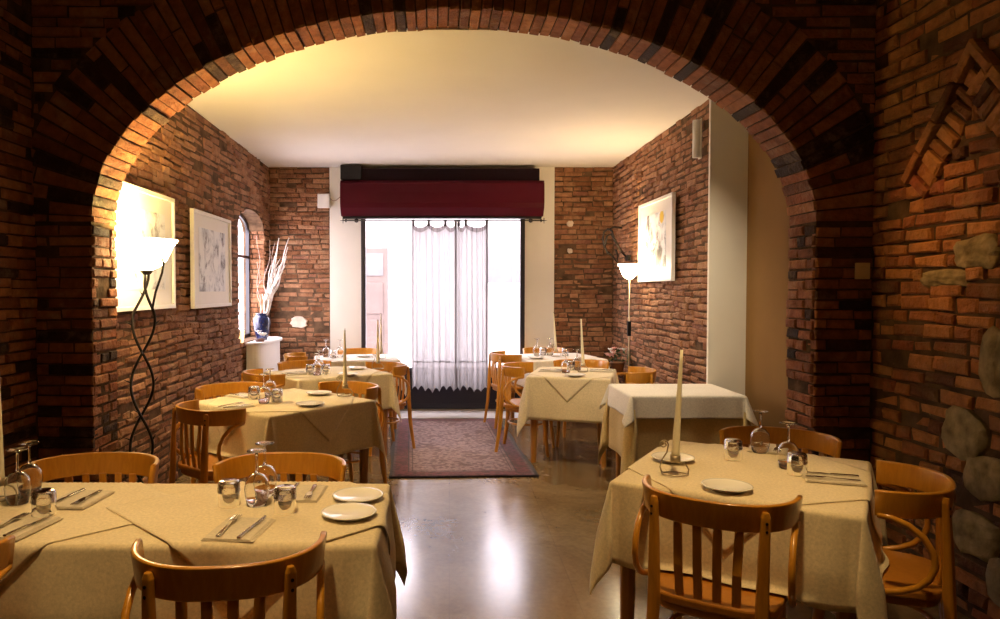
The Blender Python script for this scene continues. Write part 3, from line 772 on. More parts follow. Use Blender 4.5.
def make_cloth(name, hw, hd, drop, loc, rz, mat, label, seed, z=0.75, flare=0.006, tip=0.17, group=None, wav=1.0):
    RR = 0.014
    us, vs_ = axis_pts(hw - RR + 0.004, drop, 22, 12), axis_pts(hd - RR + 0.004, drop, 22, 12)
    mb = smooth(MB()); nu, nv = len(us), len(vs_)
    pts = []
    for v in vs_:
        for u in us:
            x, y, zz = drape(u, v, hw, hd, 0, seed, flare, RR, tip, wav)
            pts.append(settle(x, y, zz, loc, rz, z))
    mb.add(pts, [(j * nu + i, j * nu + i + 1, (j + 1) * nu + i + 1, (j + 1) * nu + i) for j in range(nv - 1) for i in range(nu - 1)])
    o = mb.build(name, mat, solid=0.0016); o.location = (loc[0], loc[1], z); o.rotation_euler = (0, 0, rz)
    tag(o, label, 'tablecloth', group); return o
def make_overlay(name, hw, hd, half, loc, rz, mat, label, seed, z=0.7545, off=(0, 0), tilt=45, group=None, lift=0.0045, flare=0.006, wav=1.0):
    """a square cloth of half-diagonal `half` laid cornerwise over the tablecloth"""
    n = 60; mb = smooth(MB()); side = half / math.sqrt(2); ca, sa = math.cos(math.radians(tilt)), math.sin(math.radians(tilt))
    pts = []
    for j in range(n + 1):
        for i in range(n + 1):
            a, bb = side * (-1 + 2 * i / n), side * (-1 + 2 * j / n)
            u, v = a * ca - bb * sa + off[0], a * sa + bb * ca + off[1]
            x, y, zz = drape(u, v, hw, hd, lift, seed, flare, wav=wav)
            pts.append(settle(x, y, zz, loc, rz, z, 0.004))
    mb.add(pts, [(j * (n + 1) + i, j * (n + 1) + i + 1, (j + 1) * (n + 1) + i + 1, (j + 1) * (n + 1) + i) for j in range(n) for i in range(n)])
    o = mb.build(name, mat, solid=0.0016); o.location = (loc[0], loc[1], z); o.rotation_euler = (0, 0, rz)
    tag(o, label, 'tablecloth', group); return o

ZT = 0.7582   # where things stand on a laid table
def make_plate():
    mb = smooth(MB()); mb.lathe([(0.0, 0.004), (0.045, 0.004), (0.050, 0.0), (0.056, 0.0), (0.058, 0.004), (0.085, 0.013), (0.090, 0.0155), (0.089, 0.018), (0.082, 0.0165), (0.060, 0.0085), (0.0, 0.0075)], 48)
    return mb.build('side_plate', M['porcelain'])
def make_tumbler():
    root = empty('water_tumbler')
    mb = smooth(MB()); mb.lathe([(0.0, 0.086), (0.029, 0.086), (0.033, 0.083), (0.0365, 0.045), (0.0375, 0.0), (0.0358, 0.0), (0.0348, 0.045), (0.0312, 0.074), (0.027, 0.077), (0.0, 0.077)], 32)
    mb.build('tumbler_body', M['glass'], root)
    mb = smooth(MB()); mb.lathe([(0.0369, 0.046), (0.0386, 0.049), (0.0366, 0.078), (0.0344, 0.081), (0.0342, 0.080), (0.0358, 0.077), (0.0376, 0.050), (0.0369, 0.046)], 32); mb.build('cut_band', M['cut_glass'], root)
    return root
def make_wineglass():
    root = empty('wine_glass')
    mb = smooth(MB()); mb.lathe([(0.0325, 0.0), (0.0405, 0.035), (0.0425, 0.058), (0.038, 0.085), (0.024, 0.104), (0.006, 0.111), (0.0, 0.1115), (0.0, 0.109), (0.006, 0.108), (0.0235, 0.1015), (0.0368, 0.083), (0.041, 0.058), (0.039, 0.035), (0.031, 0.0), (0.0325, 0.0)], 32)
    mb.build('bowl', M['glass'], root)
    mb = smooth(MB()); mb.lathe([(0.0, 0.1116), (0.0065, 0.1125), (0.0044, 0.122), (0.0042, 0.165), (0.0058, 0.179), (0.0, 0.1795)], 16); mb.build('stem', M['stem_glass'], root)
    mb = smooth(MB()); mb.lathe([(0.0, 0.1797), (0.010, 0.1805), (0.033, 0.1865), (0.034, 0.188), (0.030, 0.189), (0.0, 0.1885)], 32); mb.build('foot', M['stem_glass'], root)
    return root
def make_fork():
    poly = [(-0.006, 0), (0.006, 0), (0.0075, 0.01), (0.004, 0.09), (0.004, 0.118), (0.011, 0.135), (0.012, 0.19), (0.0095, 0.19), (0.009, 0.150), (0.0055, 0.150), (0.005, 0.19), (0.0025, 0.19), (0.002, 0.150), (-0.002, 0.150), (-0.0025, 0.19), (-0.005, 0.19), (-0.0055, 0.150), (-0.009, 0.150), (-0.0095, 0.19), (-0.012, 0.19), (-0.011, 0.135), (-0.004, 0.118), (-0.004, 0.09), (-0.0075, 0.01)]
    mb = MB(); n = len(poly)
    zz = lambda y: 0.002 + 0.007 * math.exp(-((y - 0.115) / 0.03) ** 2) + (0.004 if y > 0.17 else 0)
    mb.add([(x, y, zz(y)) for x, y in poly] + [(x, y, zz(y) + 0.0022) for x, y in poly], [tuple(range(n - 1, -1, -1)), tuple(range(n, 2 * n))] + [(i, (i + 1) % n, n + (i + 1) % n, n + i) for i in range(n)])
    return mb.build('fork', M['steel'])
def make_knife():
    root = empty('table_knife')
    mb = MB(); mb.prism([(-0.0065, 0), (0.0065, 0), (0.0055, 0.10), (-0.0055, 0.10)], 0.0, 0.007); mb.build('handle', M['steel'], root, bevel=0.002)
    mb = MB(); mb.prism([(-0.004, 0.10), (0.004, 0.10), (0.008, 0.115), (0.0085, 0.18), (0.004, 0.208), (-0.003, 0.215), (-0.0045, 0.12)], 0.0025, 0.0045); mb.build('blade', M['steel'], root)
    return root
def make_napkin():
    mb = MB()
    for k, (a, bq) in enumerate(((0.080, 0.105), (0.077, 0.102), (0.075, 0.100))):
        mb.prism([(-a, -bq), (a - k * 0.004, -bq), (a - k * 0.003, bq), (-a, bq)], 0.0005 + k * 0.0022, 0.0025 + k * 0.0022)
    return mb.build('napkin', M['napkin'], bevel=0.0006)
def make_candle(h, lean=(0, 0)):
    root = empty('candle')
    mb = smooth(MB()); mb.tube([(lean[0] * t, lean[1] * t, h * t) for t in [k / 10 for k in range(11)]], [0.0165 * (1 - 0.68 * k / 10) for k in range(11)], 14); mb.build('wax_taper', M['wax'], root)
    mb = MB(); mb.tube([(lean[0], lean[1], h - 0.002), (lean[0] * 1.02 + 0.002, lean[1] * 1.02, h + 0.014)], 0.0014, 6); mb.build('wick', M['wick'], root)
    return root
def make_holder():
    root = empty('candle_holder')
    mb = smooth(MB()); mb.tube([(0.05 * math.cos(2 * PI * k / 28), 0.034 * math.sin(2 * PI * k / 28), 0.004) for k in range(29)], 0.0032, 6, caps=False); mb.build('base_ring', M['bronze'], root)
    mb = smooth(MB()); mb.lathe([(0.0, 0.052), (0.0185, 0.052), (0.0205, 0.056), (0.0205, 0.080), (0.0190, 0.080), (0.0190, 0.055), (0.0, 0.055)], 20); mb.build('candle_cup', M['bronze'], root)
    mb = smooth(MB()); mb.tube([(0.049, 0, 0.004), (0.052, 0, 0.025), (0.04, 0, 0.045), (0.018, 0, 0.053), (0, 0, 0.0515)], 0.003, 6); mb.build('support_wire', M['bronze'], root)
    mb = smooth(MB()); pts = [(-0.049, 0, 0.004), (-0.058, 0, 0.03), (-0.05, 0, 0.06), (-0.032, 0, 0.09), (-0.026, 0, 0.118)]
    for k in range(20):
        t = k / 19; an = 0.2 + 2 * PI * 1.35 * t; r = 0.017 * (1 - 0.7 * t); pts.append((-0.044 + r * math.cos(an), 0, 0.122 + r * math.sin(an)))
    mb.tube(pts, 0.003, 6); mb.build('scroll_handle', M['bronze'], root)
    return root

PROTO = {}
def place(kind, maker, loc, rz, label, cat, group):
    if kind not in PROTO:
        o = maker(); PROTO[kind] = o
    else: o = copy_tree(PROTO[kind])
    o.location = loc; o.rotation_euler = (0, 0, rz)
    if 'group' in o: del o['group']
    tag(o, label, cat, group)
    return o
def deg(a): return math.radians(a)
def chair(x, y, face, label):
    SEATS.append((x, y, deg(face)))
    return place('chair', make_chair, (x, y, 0), deg(face - 90), label, 'chair', 'wooden dining chairs')
def plate_at(px, py, label): p = PZ(px, py, ZT + 0.01); return place('plate', make_plate, (p[0], p[1], ZT), 0, label, 'plate', 'white side plates')
def tumbler_at(px, py, label): p = PZ(px, py, ZT); return place('tumbler', make_tumbler, (p[0], p[1], ZT), 0, label, 'glass', 'water tumblers')
def wine_at(px, py, label): p = PZ(px, py, ZT); return place('wine', make_wineglass, (p[0], p[1], ZT), 0, label, 'glass', 'upturned wine glasses')
def setting(px, py, rz, where, knife=True, fork=True, nap=True, s=1):
    p = PZ(px, py, ZT); c, s_ = math.cos(rz), math.sin(rz)
    if nap: place('napkin', make_napkin, (p[0], p[1], ZT), rz, 'folded ivory napkin ' + where, 'napkin', 'folded napkins')
    zc = ZT + 0.0075
    def at(dx, dy): return (p[0] + dx * c - dy * s_, p[1] + dx * s_ + dy * c, zc)
    if fork: place('fork', make_fork, at(-0.034, -0.09), rz + 0.05, 'steel fork ' + where, 'fork', 'forks')
    if knife: place('knife', make_knife, at(0.034, -0.10), rz - 0.04, 'steel table knife ' + where, 'knife', 'table knives')
def candle_at(px, py, h, rz, label_c, label_h, lean=(0, 0)):
    p = PZ(px, py, ZT)
    o = place('holder', make_holder, (p[0], p[1], ZT), rz, label_h, 'candle holder', 'wire candle holders')
    c = make_candle(h, lean); c.location = (p[0], p[1], ZT + 0.0555); tag(c, label_c, 'candle', 'tall ivory candles')
    return p

T = {}
def table(key, x, y, w_, d_, rz, label):
    o = make_table(w_, d_); o.location = (x, y, 0); o.rotation_euler = (0, 0, deg(rz)); tag(o, label, 'table', 'wooden dining tables'); T[key] = (x, y, w_, d_, deg(rz)); return o
DEFER = []
def cloth(key, drop, label, seed, mat='linen', **k):
    x, y, w_, d_, rz = T[key]; DEFER.append(lambda: make_cloth('tablecloth', w_ / 2, d_ / 2, drop, (x, y), rz, M[mat], label, seed, group='tablecloths', **k))
def over(key, half, label, seed, mat='linen_over', **k):
    x, y, w_, d_, rz = T[key]; DEFER.append(lambda: make_overlay('overlay_cloth', w_ / 2, d_ / 2, half, (x, y), rz, M[mat], label, int(seed), group='overlay cloths', **k))
def side_chair(key, side, off, gap, label, turn=0):
    x, y, w_, d_, rz = T[key]
    nx, ny, h = {'front': (0, -1, d_ / 2), 'back': (0, 1, d_ / 2), 'left': (-1, 0, w_ / 2), 'right': (1, 0, w_ / 2)}[side]
    tx, ty = -ny, nx
    lx, ly = nx * (h + gap) + tx * off, ny * (h + gap) + ty * off
    c, s_ = math.cos(rz), math.sin(rz)
    gx, gy = x + lx * c - ly * s_, y + lx * s_ + ly * c
    face = math.degrees(math.atan2(-ny, -nx) + rz) + turn
    return chair(gx, gy, face, label)

# ------------------------------------------------------------------ tables
table('L1a', -0.585, 2.425, 0.80, 0.66, 0, 'wooden table under the right half of the long front-left cloth, plates on it')
table('L1b', -1.39, 2.425, 0.80, 0.66, 0, 'wooden table under the left half of the long front-left cloth, by the dark wall')
T['L1'] = (-0.9875, 2.425, 1.62, 0.67, 0)
cloth('L1', 0.31, 'long ivory tablecloth over the front-left table, draping at the corner near the aisle', 1, wav=2.2)
DEFER.append(lambda: make_overlay('overlay_cloth', 0.81, 0.335, 0.585, (-0.9875, 2.425), 0, M['linen_over'], 'ivory overlay cloth set cornerwise at the left end of the front-left table', 1, off=(-0.40, 0.0), group='overlay cloths', z=0.7540, lift=0.0050, wav=2.2))
DEFER.append(lambda: make_overlay('overlay_cloth', 0.81, 0.335, 0.56, (-0.9875, 2.425), 0, M['linen_over'], 'ivory overlay cloth set cornerwise on the front-left table, under the two plates', 1, off=(0.43, 0), group='overlay cloths', z=0.7570, lift=0.0085, wav=2.2))
table('L2', -1.02, 4.82, 0.86, 0.88, 49, 'wooden table by the left floor lamp, hidden under its ivory cloth')
cloth('L2', 0.32, 'ivory tablecloth on the cornerwise table by the left floor lamp', 2.0)
over('L2', 0.66, 'ivory overlay cloth with hanging triangle on the table by the left floor lamp', 2.2)
table('L3', -0.965, 6.46, 0.90, 0.76, 34, 'wooden table in the left row between lamp table and window table')
cloth('L3', 0.32, 'ivory tablecloth on the left-row table between lamp table and window table, dangling over the rug', 3.0)
over('L3', 0.62, 'ivory overlay cloth on the left-row table between lamp table and window table', 3.2)
table('L4', -0.86, 7.84, 0.86, 0.70, 12, 'wooden table at the window, left of the curtain')
cloth('L4', 0.28, 'pale tablecloth on the window table left of the curtain', 4.0, mat='linen_white')
over('L4', 0.58, 'pale overlay cloth on the window table left of the curtain', 4.2, mat='linen_white')
table('R1', 1.290, 2.955, 0.855, 0.915, -32, 'wooden table at front right, one dark leg showing under the cloth')
cloth('R1', 0.325, 'ivory tablecloth on the front-right table by the rough brick wall', 5.0, wav=1.6)
over('R1', 0.66, 'ivory overlay cloth under the candle and plates of the front-right table', 5.2, wav=1.6)
table('R2', 1.24, 6.45, 0.70, 0.82, -17, 'wooden table with light square legs showing beside the rug')
cloth('R2', 0.375, 'ivory tablecloth on the table with light legs beside the rug', 6.0)
over('R2', 0.62, 'ivory overlay cloth with a large hanging triangle, on the table beside the rug', 6.2)
table('R4', 1.33, 7.95, 0.86, 0.80, 14, 'wooden table at the window, right of the curtain')
cloth('R4', 0.30, 'pale tablecloth on the window table right of the curtain', 7.0, mat='linen_white')
over('R4', 0.58, 'pale overlay cloth on the window table right of the curtain', 7.2, mat='linen_white')
table('R5', 1.77, 5.32, 0.78, 0.62, 0, 'wooden service table in the recess by the white wall end')
cloth('R5', 0.48, 'long gold-toned tablecloth hanging low on the bare service table', 8.0, mat='linen_gold', flare=0.010, tip=0.15)
DEFER.append(lambda: make_cloth('overlay_cloth', 0.39 + 0.012, 0.31 + 0.012, 0.165, (1.77, 5.32), 0, M['linen_white'], 'pale top cloth with straight hem on the bare service table', 8, z=0.7555, flare=0.018, tip=0.30, group='overlay cloths'))

# ------------------------------------------------------------------ chairs
chair(-0.577, 2.035, 97, 'wooden chair seen from behind at the front-left table, nearest the two plates')
chair(-1.46, 2.03, 90, 'wooden chair cut off by the left picture edge at the front-left table')
chair(-0.62, 2.835, 268, 'wooden chair on the far side of the front-left table, behind the wine glasses')
chair(-1.38, 2.835, 271, 'wooden chair on the far side of the front-left table, against the dark pier')
side_chair('L2', 'left', 0.07, 0.09, 'wooden chair with slatted back at the lamp table, nearest the left floor lamp', 0)
side_chair('L2', 'back', 0.02, 0.10, 'wooden chair between lamp table and left brick wall, below the second picture', 0)
side_chair('L2', 'right', 0.0, 0.09, 'bright wooden chair on the aisle side of the lamp table, behind the candle', 0)
side_chair('L3', 'left', 0.05, 0.08, 'wooden chair near the white console, just behind the lamp-table glasses', 0)
side_chair('L3', 'back', 0.0, 0.09, 'wooden chair on the wall side of the middle left-row table', 0)
side_chair('L3', 'right', -0.05, 0.05, 'wooden chair with dark legs on the rug, at the middle left-row table', 0)
side_chair('L4', 'left', 0.0, 0.10, 'wooden chair by the white console at the left window table', 0)
side_chair('L4', 'back', -0.09, 0.10, 'wooden chair backed against the bright window at the left window table', 0)
side_chair('R1', 'front', -0.02, 0.015, 'wooden chair seen from behind at the front-right table, slats and seat showing', 0)
side_chair('R1', 'right', 0.0, 0.025, 'wooden chair at front right against the rough stone wall, arm loop showing', 0)
side_chair('R1', 'back', -0.05, 0.11, 'wooden chair between the front-right table and the brick pier', 0)
side_chair('R2', 'left', -0.07, 0.06, 'wooden chair standing on the rug edge at the table with light legs', 0)
side_chair('R2', 'back', -0.02, 0.10, 'wooden chair behind the table with light legs, in front of the flowers', 0)
side_chair('R2', 'right', -0.05, 0.12, 'wooden chair with curved back just behind the bare service table', 0)
side_chair('R4', 'left', -0.06, 0.04, 'wooden chair right next to the curtain at the right window table', 0)
side_chair('R4', 'back', -0.09, 0.08, 'wooden chair at the right window table, towards the brick corner', 0)

for fn in DEFER: fn()
# ------------------------------------------------------------------ things on the tables
plate_at(358, 496, 'white plate nearer the far edge of the front-left table')
plate_at(349, 513, 'white plate nearer the front edge of the front-left table')
tumbler_at(229, 505, 'upturned tumbler left of the wine glasses on the front-left table')
tumbler_at(285, 512, 'upturned tumbler right of the wine glasses on the front-left table')
wine_at(257, 505, 'nearer upturned wine glass between the tumblers on the front-left table')
wine_at(265, 495, 'further upturned wine glass between the tumblers on the front-left table')
setting(240, 530, deg(-6), 'in front of the chair seen from behind, front-left table')
setting(301, 494, deg(178), 'at the far place beside the tumbler, front-left table')
setting(78, 500, deg(176), 'at the far left place of the front-left table')
setting(18, 528, deg(-8), 'at the left picture edge of the front-left table')
wine_at(18, 503, 'upturned wine glass at the left picture edge, beside the candle')
wine_at(30, 494, 'further upturned wine glass at the left picture edge, front-left table')
tumbler_at(44, 516, 'upturned tumbler at the left end of the front-left table')
candle_at(0, 500, 0.42, 0.3, 'ivory candle cut by the left picture edge', 'wire candle holder at the left picture edge')

plate_at(727, 486.5, 'white plate behind the slatted chair on the front-right table')
plate_at(673, 458, 'white plate behind the candle on the front-right table')
candle_at(675, 475, 0.445, deg(-12), 'tall ivory taper candle on the front-right table', 'wire candle holder with scroll on the front-right table', lean=(0.022, 0))
tumbler_at(733, 459, 'upturned tumbler near the candle on the front-right table')
tumbler_at(797, 474, 'upturned tumbler against the wine glass on the front-right table')
wine_at(760, 452, 'upturned wine glass further back, nearest the pier on the front-right table')
wine_at(788, 468, 'upturned wine glass beside the fork on the front-right table')
setting(832, 479, deg(72), 'in front of the chair by the stone wall, front-right table')
setting(768, 449, deg(150), 'at the far place by the brick pier, front-right table')

candle_at(345, 396, 0.40, 0.3, 'ivory candle on the table by the left floor lamp', 'wire candle holder on the table by the left floor lamp')
plate_at(319, 393, 'white plate nearer the candle on the lamp table')
plate_at(310, 404, 'white plate nearer the front edge of the lamp table')
tumbler_at(254, 399, 'left tumbler in the glass cluster on the lamp table')
tumbler_at(277, 402, 'right tumbler in the glass cluster on the lamp table')
wine_at(264, 403, 'nearer wine glass in the cluster on the lamp table')
wine_at(270, 396, 'further wine glass in the cluster on the lamp table')
setting(234, 407, deg(-40), 'at the lamp-side place of the lamp table')
setting(243, 396, deg(-130), 'at the wall-side place of the lamp table')

candle_at(378, 369, 0.40, 0.3, 'ivory candle on the middle left-row table', 'wire candle holder on the middle left-row table')
plate_at(357, 368, 'white plate nearer the window on the middle left-row table')
plate_at(348, 374, 'white plate nearer the front edge of the middle left-row table')
tumbler_at(310, 374, 'left tumbler on the middle left-row table')
tumbler_at(326, 374, 'right tumbler on the middle left-row table')
wine_at(317, 375, 'nearer wine glass on the middle left-row table')
wine_at(319, 371, 'further wine glass on the middle left-row table')
setting(296, 374, deg(-56), 'on the middle left-row table')

candle_at(381, 358.5, 0.42, 0.3, 'ivory candle on the left window table', 'wire candle holder on the left window table')
plate_at(364, 356, 'white plate on the left window table')
tumbler_at(333, 358, 'tumbler on the left window table')
wine_at(326, 357, 'wine glass nearer the wall on the left window table')
wine_at(340, 357, 'wine glass nearer the candle on the left window table')

candle_at(583, 372, 0.42, 0.5, 'ivory candle on the table with light legs', 'wire candle holder on the table with light legs', lean=(-0.02, 0))
plate_at(575, 375, 'white plate on the table with light legs')
wine_at(566, 373, 'left wine glass on the table with light legs')
wine_at(577, 370, 'right wine glass on the table with light legs')
tumbler_at(571, 370, 'tumbler between the wine glasses on the table with light legs')
setting(551, 371, deg(-107), 'at the aisle side of the table with light legs')
setting(602, 371, deg(73), 'at the wall side of the table with light legs')

candle_at(556, 356.5, 0.42, 0.2, 'ivory candle on the right window table', 'wire candle holder on the right window table', lean=(-0.03, 0))
plate_at(536, 357.5, 'white plate on the right window table')
wine_at(537, 355.5, 'wine glass nearest the curtain on the right window table')
wine_at(550, 355, 'wine glass nearest the candle on the right window table')
tumbler_at(543, 355, 'tumbler nearest the curtain on the right window table')
tumbler_at(565, 356, 'tumbler right of the candle on the right window table')

# ------------------------------------------------------------------ floor lamps
lx, ly = -1.812, 4.53
root = empty('floor_lamp', (lx, ly, 0)); tag(root, 'twisted black iron floor lamp with glowing white glass bowl, left, beside the arch', 'lamp')
zb = 1.62
mb = smooth(MB()); prof = [(0.0, 0.0), (0.035, 0.0), (0.075, 0.018), (0.115, 0.055), (0.140, 0.105), (0.160, 0.150), (0.188, 0.183), (0.190, 0.188), (0.184, 0.189), (0.155, 0.156), (0.134, 0.108), (0.110, 0.060), (0.072, 0.024), (0.0, 0.006)]
mb.lathe(prof, 40, (0, 0, zb)); mb.build('glass_bowl', M['bowl_left'], root)
mb = smooth(MB()); mb.lathe([(0.0, -0.03), (0.02, -0.03), (0.045, -0.003), (0.0, -0.001)], 20, (0, 0, zb)); mb.build('bowl_cup', M['iron'], root)
for ph in (0, PI):
    mb = smooth(MB()); pts = []
    for k in range(61):
        z = 0.02 + (zb - 0.05) * k / 60; rr = 0.068 * (1 if z < 1.35 else max(0.25, 1 - (z - 1.35) / 0.3))
        pts.append((rr * math.sin(2 * PI * z / 0.80 + ph + 0.5), rr * 0.8 * math.cos(2 * PI * z / 0.80 + ph + 0.5), z))
        pts[-1] = (pts[-1][0] - 0.055 * max(0, 1 - z / 1.55) ** 0.5, pts[-1][1], z)
    mb.tube(pts, 0.0085, 8)
    for k in range(6, 58, 7):
        p = Vector(pts[k]); d = Vector((p.x, p.y, 0.04)).normalized(); mb.tube([p, p + d * 0.045], [0.006, 0.001], 5)
    mb.build('twisted_stem', M['iron'], root)
mb = smooth(MB()); mb.tube([(0.045, -0.03, 1.38), (0.07, -0.04, 1.48), (0.115, -0.05, 1.60), (0.125, -0.05, 1.66), (0.118, -0.05, 1.69)], 0.0075, 8); mb.build('bowl_arm', M['iron'], root)
mb = smooth(MB()); mb.lathe([(0.0, 0.0), (0.13, 0.0), (0.132, 0.008), (0.06, 0.02), (0.0, 0.026)], 32, (-0.05, 0, 0)); mb.build('base', M['iron'], root)
lamp('left_lamp_bulb', 'POINT', (lx, ly, zb + 0.13), 92, (1.0, 0.66, 0.14), 0.05)

rx, ry = PY(629.5, 270, 7.35)[0], 7.35
root = empty('floor_lamp', (rx, ry, 0)); tag(root, 'slim straight floor lamp with small glowing bowl below the right-hand picture', 'lamp')
zr = PY(629, 279, ry)[2]
mb = smooth(MB()); mb.lathe([(r * 0.62, z * 0.80) for r, z in prof], 36, (0, 0, zr)); mb.build('glass_bowl', M['bowl_right'], root)
mb = smooth(MB()); mb.tube([(0, 0, 0.02), (0, 0, zr)], 0.008, 8); mb.build('pole', M['bronze'], root)
mb = MB(); mb.box(-0.018, 0.018, -0.018, 0.018, 1.02, 1.17); mb.build('dimmer_box', M['black'], root, bevel=0.004)
mb = smooth(MB()); mb.lathe([(0.0, 0.0), (0.12, 0.0), (0.122, 0.008), (0.03, 0.022), (0.0, 0.026)], 28); mb.build('base', M['iron'], root)
lamp('right_lamp_bulb', 'POINT', (rx, ry, zr + 0.11), 48, (1.0, 0.66, 0.28), 0.05)

# ------------------------------------------------------------------ pictures
def picture(name, xw_, sg, y0, y1, z0, z1, art, label, mat=0.16):
    """sg: +1 hangs on a left wall facing +x, -1 on a right wall facing -x"""
    yc, zc = (y0 + y1) / 2, (z0 + z1) / 2; hw, hh = (y1 - y0) / 2, (z1 - z0) / 2
    root = empty(name, (xw_, yc, zc)); tag(root, label, 'picture', 'framed ink pictures')
    t = 0.035; fwid = 0.03
    mb = MB(); X = lambda a, b: (min(a * sg, b * sg), max(a * sg, b * sg))
    for (a, b, c, d) in ((-hw, hw, hh - fwid, hh), (-hw, hw, -hh, -hh + fwid), (-hw, -hw + fwid, -hh + fwid, hh - fwid), (hw - fwid, hw, -hh + fwid, hh - fwid)):
        mb.box(*X(0, t), a, b, c, d)
    mb.build('frame', M['white_paint'], root, bevel=0.003)
    mb = MB(); mb.box(*X(0.004, 0.018), -hw + fwid, hw - fwid, -hh + fwid, hh - fwid); mb.build('mount_board', M['white_plastic'], root)
    mb = MB(); mb.box(*X(0.0185, 0.021), -hw + hw * 2 * mat, hw - hw * 2 * mat, -hh + hh * 2 * 0.17, hh - hh * 2 * 0.17); mb.build('ink_drawing', art, root)
xp = XL + 0.035
xf = xp + 0.035
a0 = PX(175.5, 250, xf)[1]; zt = PX(175.5, 199, xf)[2]; zbm = PX(175.5, 308, xf)[2]
picture('framed_picture', xp, 1, a0 - 1.05, a0, zbm, zt, art_mat('ink_drawing_pale', 5.5, 2.3, None, 0.615), 'framed ink picture behind the glowing lamp bowl on the left brick wall')
y0 = PX(190, 250, xp)[1]; y1 = PX(231.5, 250, xf)[1]
picture('framed_picture', xp, 1, y0, y1, PX(210, 307.5, xf)[2], PX(210, 213.5, xf)[2], art_mat('ink_drawing_figures', 6.5, 9.1, None, 0.585), 'framed ink picture next to the arched side window on the left brick wall', 0.15)
xq = XR - 0.04; xg = xq - 0.035
y0 = PX(675.5, 240, xq)[1]; y1 = PX(638, 240, xg)[1]
picture('framed_picture', xq, -1, y0, y1, PX(655, 281.5, xg)[2], PX(655, 199, xg)[2], art_mat('ink_drawing_yellow', 6.0, 4.4, ((0, -0.20, 0.21), (0.62, 0.42, 0.02)), 0.57), 'framed ink picture with a yellow spot above the small lamp, right brick wall', 0.2)

# ------------------------------------------------------------------ window dressing
YH = 8.58
hx0, hx1 = PY(340, 190, YH)[0], PY(544.5, 190, YH)[0]
root = empty('roller_shutter_box', ((hx0 + hx1) / 2, YB - 0.02, 2.36)); tag(root, 'long burgundy roller shutter box over the bright window', 'shutter box')
L = (hx1 - hx0) / 2
zs = lambda py: PY(450, py, YH)[2] - 2.36
prof2 = [(-0.01, zs(181)), (-0.22, zs(180)), (-0.255, zs(183)), (-0.262, zs(192)), (-0.262, zs(203)), (-0.245, zs(207.5)), (-0.20, zs(212.5)), (-0.17, zs(215.5)), (-0.01, zs(215.5))]
mb = MB(); n = len(prof2)
mb.add([(-L, y, z) for y, z in prof2] + [(L, y, z) for y, z in prof2], [tuple(range(n)), tuple(range(2 * n - 1, n - 1, -1))] + [(i, n + i, n + (i + 1) % n, (i + 1) % n) for i in range(n)])
mb.build('housing', M['burgundy'], root, bevel=0.006)
mb = MB(); mb.box(-L + 0.03, L - 0.05, -0.19, -0.01, zs(180.5), zs(167.5)); mb.build('top_cover', M['burgundy_dark'], root, bevel=0.006)
mb = MB(); mb.box(-L + 0.003, -L + 0.25, -0.24, -0.012, zs(179), zs(164.5)); mb.build('motor_box', M['black'], root, bevel=0.006)
mb = MB(); mb.box(-L + 0.02, L - 0.02, -0.17, -0.03, zs(217.5), zs(215.6)); mb.build('bottom_slot', M['black'], root)

RZ = PY(450, 220.5, 8.62)[2]
root = empty('curtain_rod', (0.1, 8.62, RZ)); tag(root, 'black iron curtain rod with ball and cross ends under the burgundy box', 'curtain rod')
e0, e1 = PY(343, 219, 8.62)[0] - 0.1, PY(544, 219, 8.62)[0] - 0.1
mb = smooth(MB()); mb.tube([(e0, 0, 0), (e1, 0, 0)], 0.007, 8); mb.build('rod', M['iron'], root)
for e, d in ((e0, 1), (e1, -1)):
    mb = smooth(MB()); mb.lathe([(0.001, -0.028), (0.02, -0.02), (0.028, 0), (0.02, 0.02), (0.001, 0.028)], 14, (e + d * 0.16, 0, 0)); mb.build('ball', M['iron'], root)
    mb = smooth(MB()); mb.tube([(e, 0, -0.035), (e, 0, 0.03)], [0.003, 0.006], 6); mb.tube([(e - d * 0.035, 0, 0), (e + d * 0.02, 0, 0)], [0.002, 0.007], 6)
    mb.tube([(e + d * 0.035, 0, -0.02), (e + d * 0.035, 0, 0.02)], 0.008, 6); mb.build('finial', M['iron'], root)
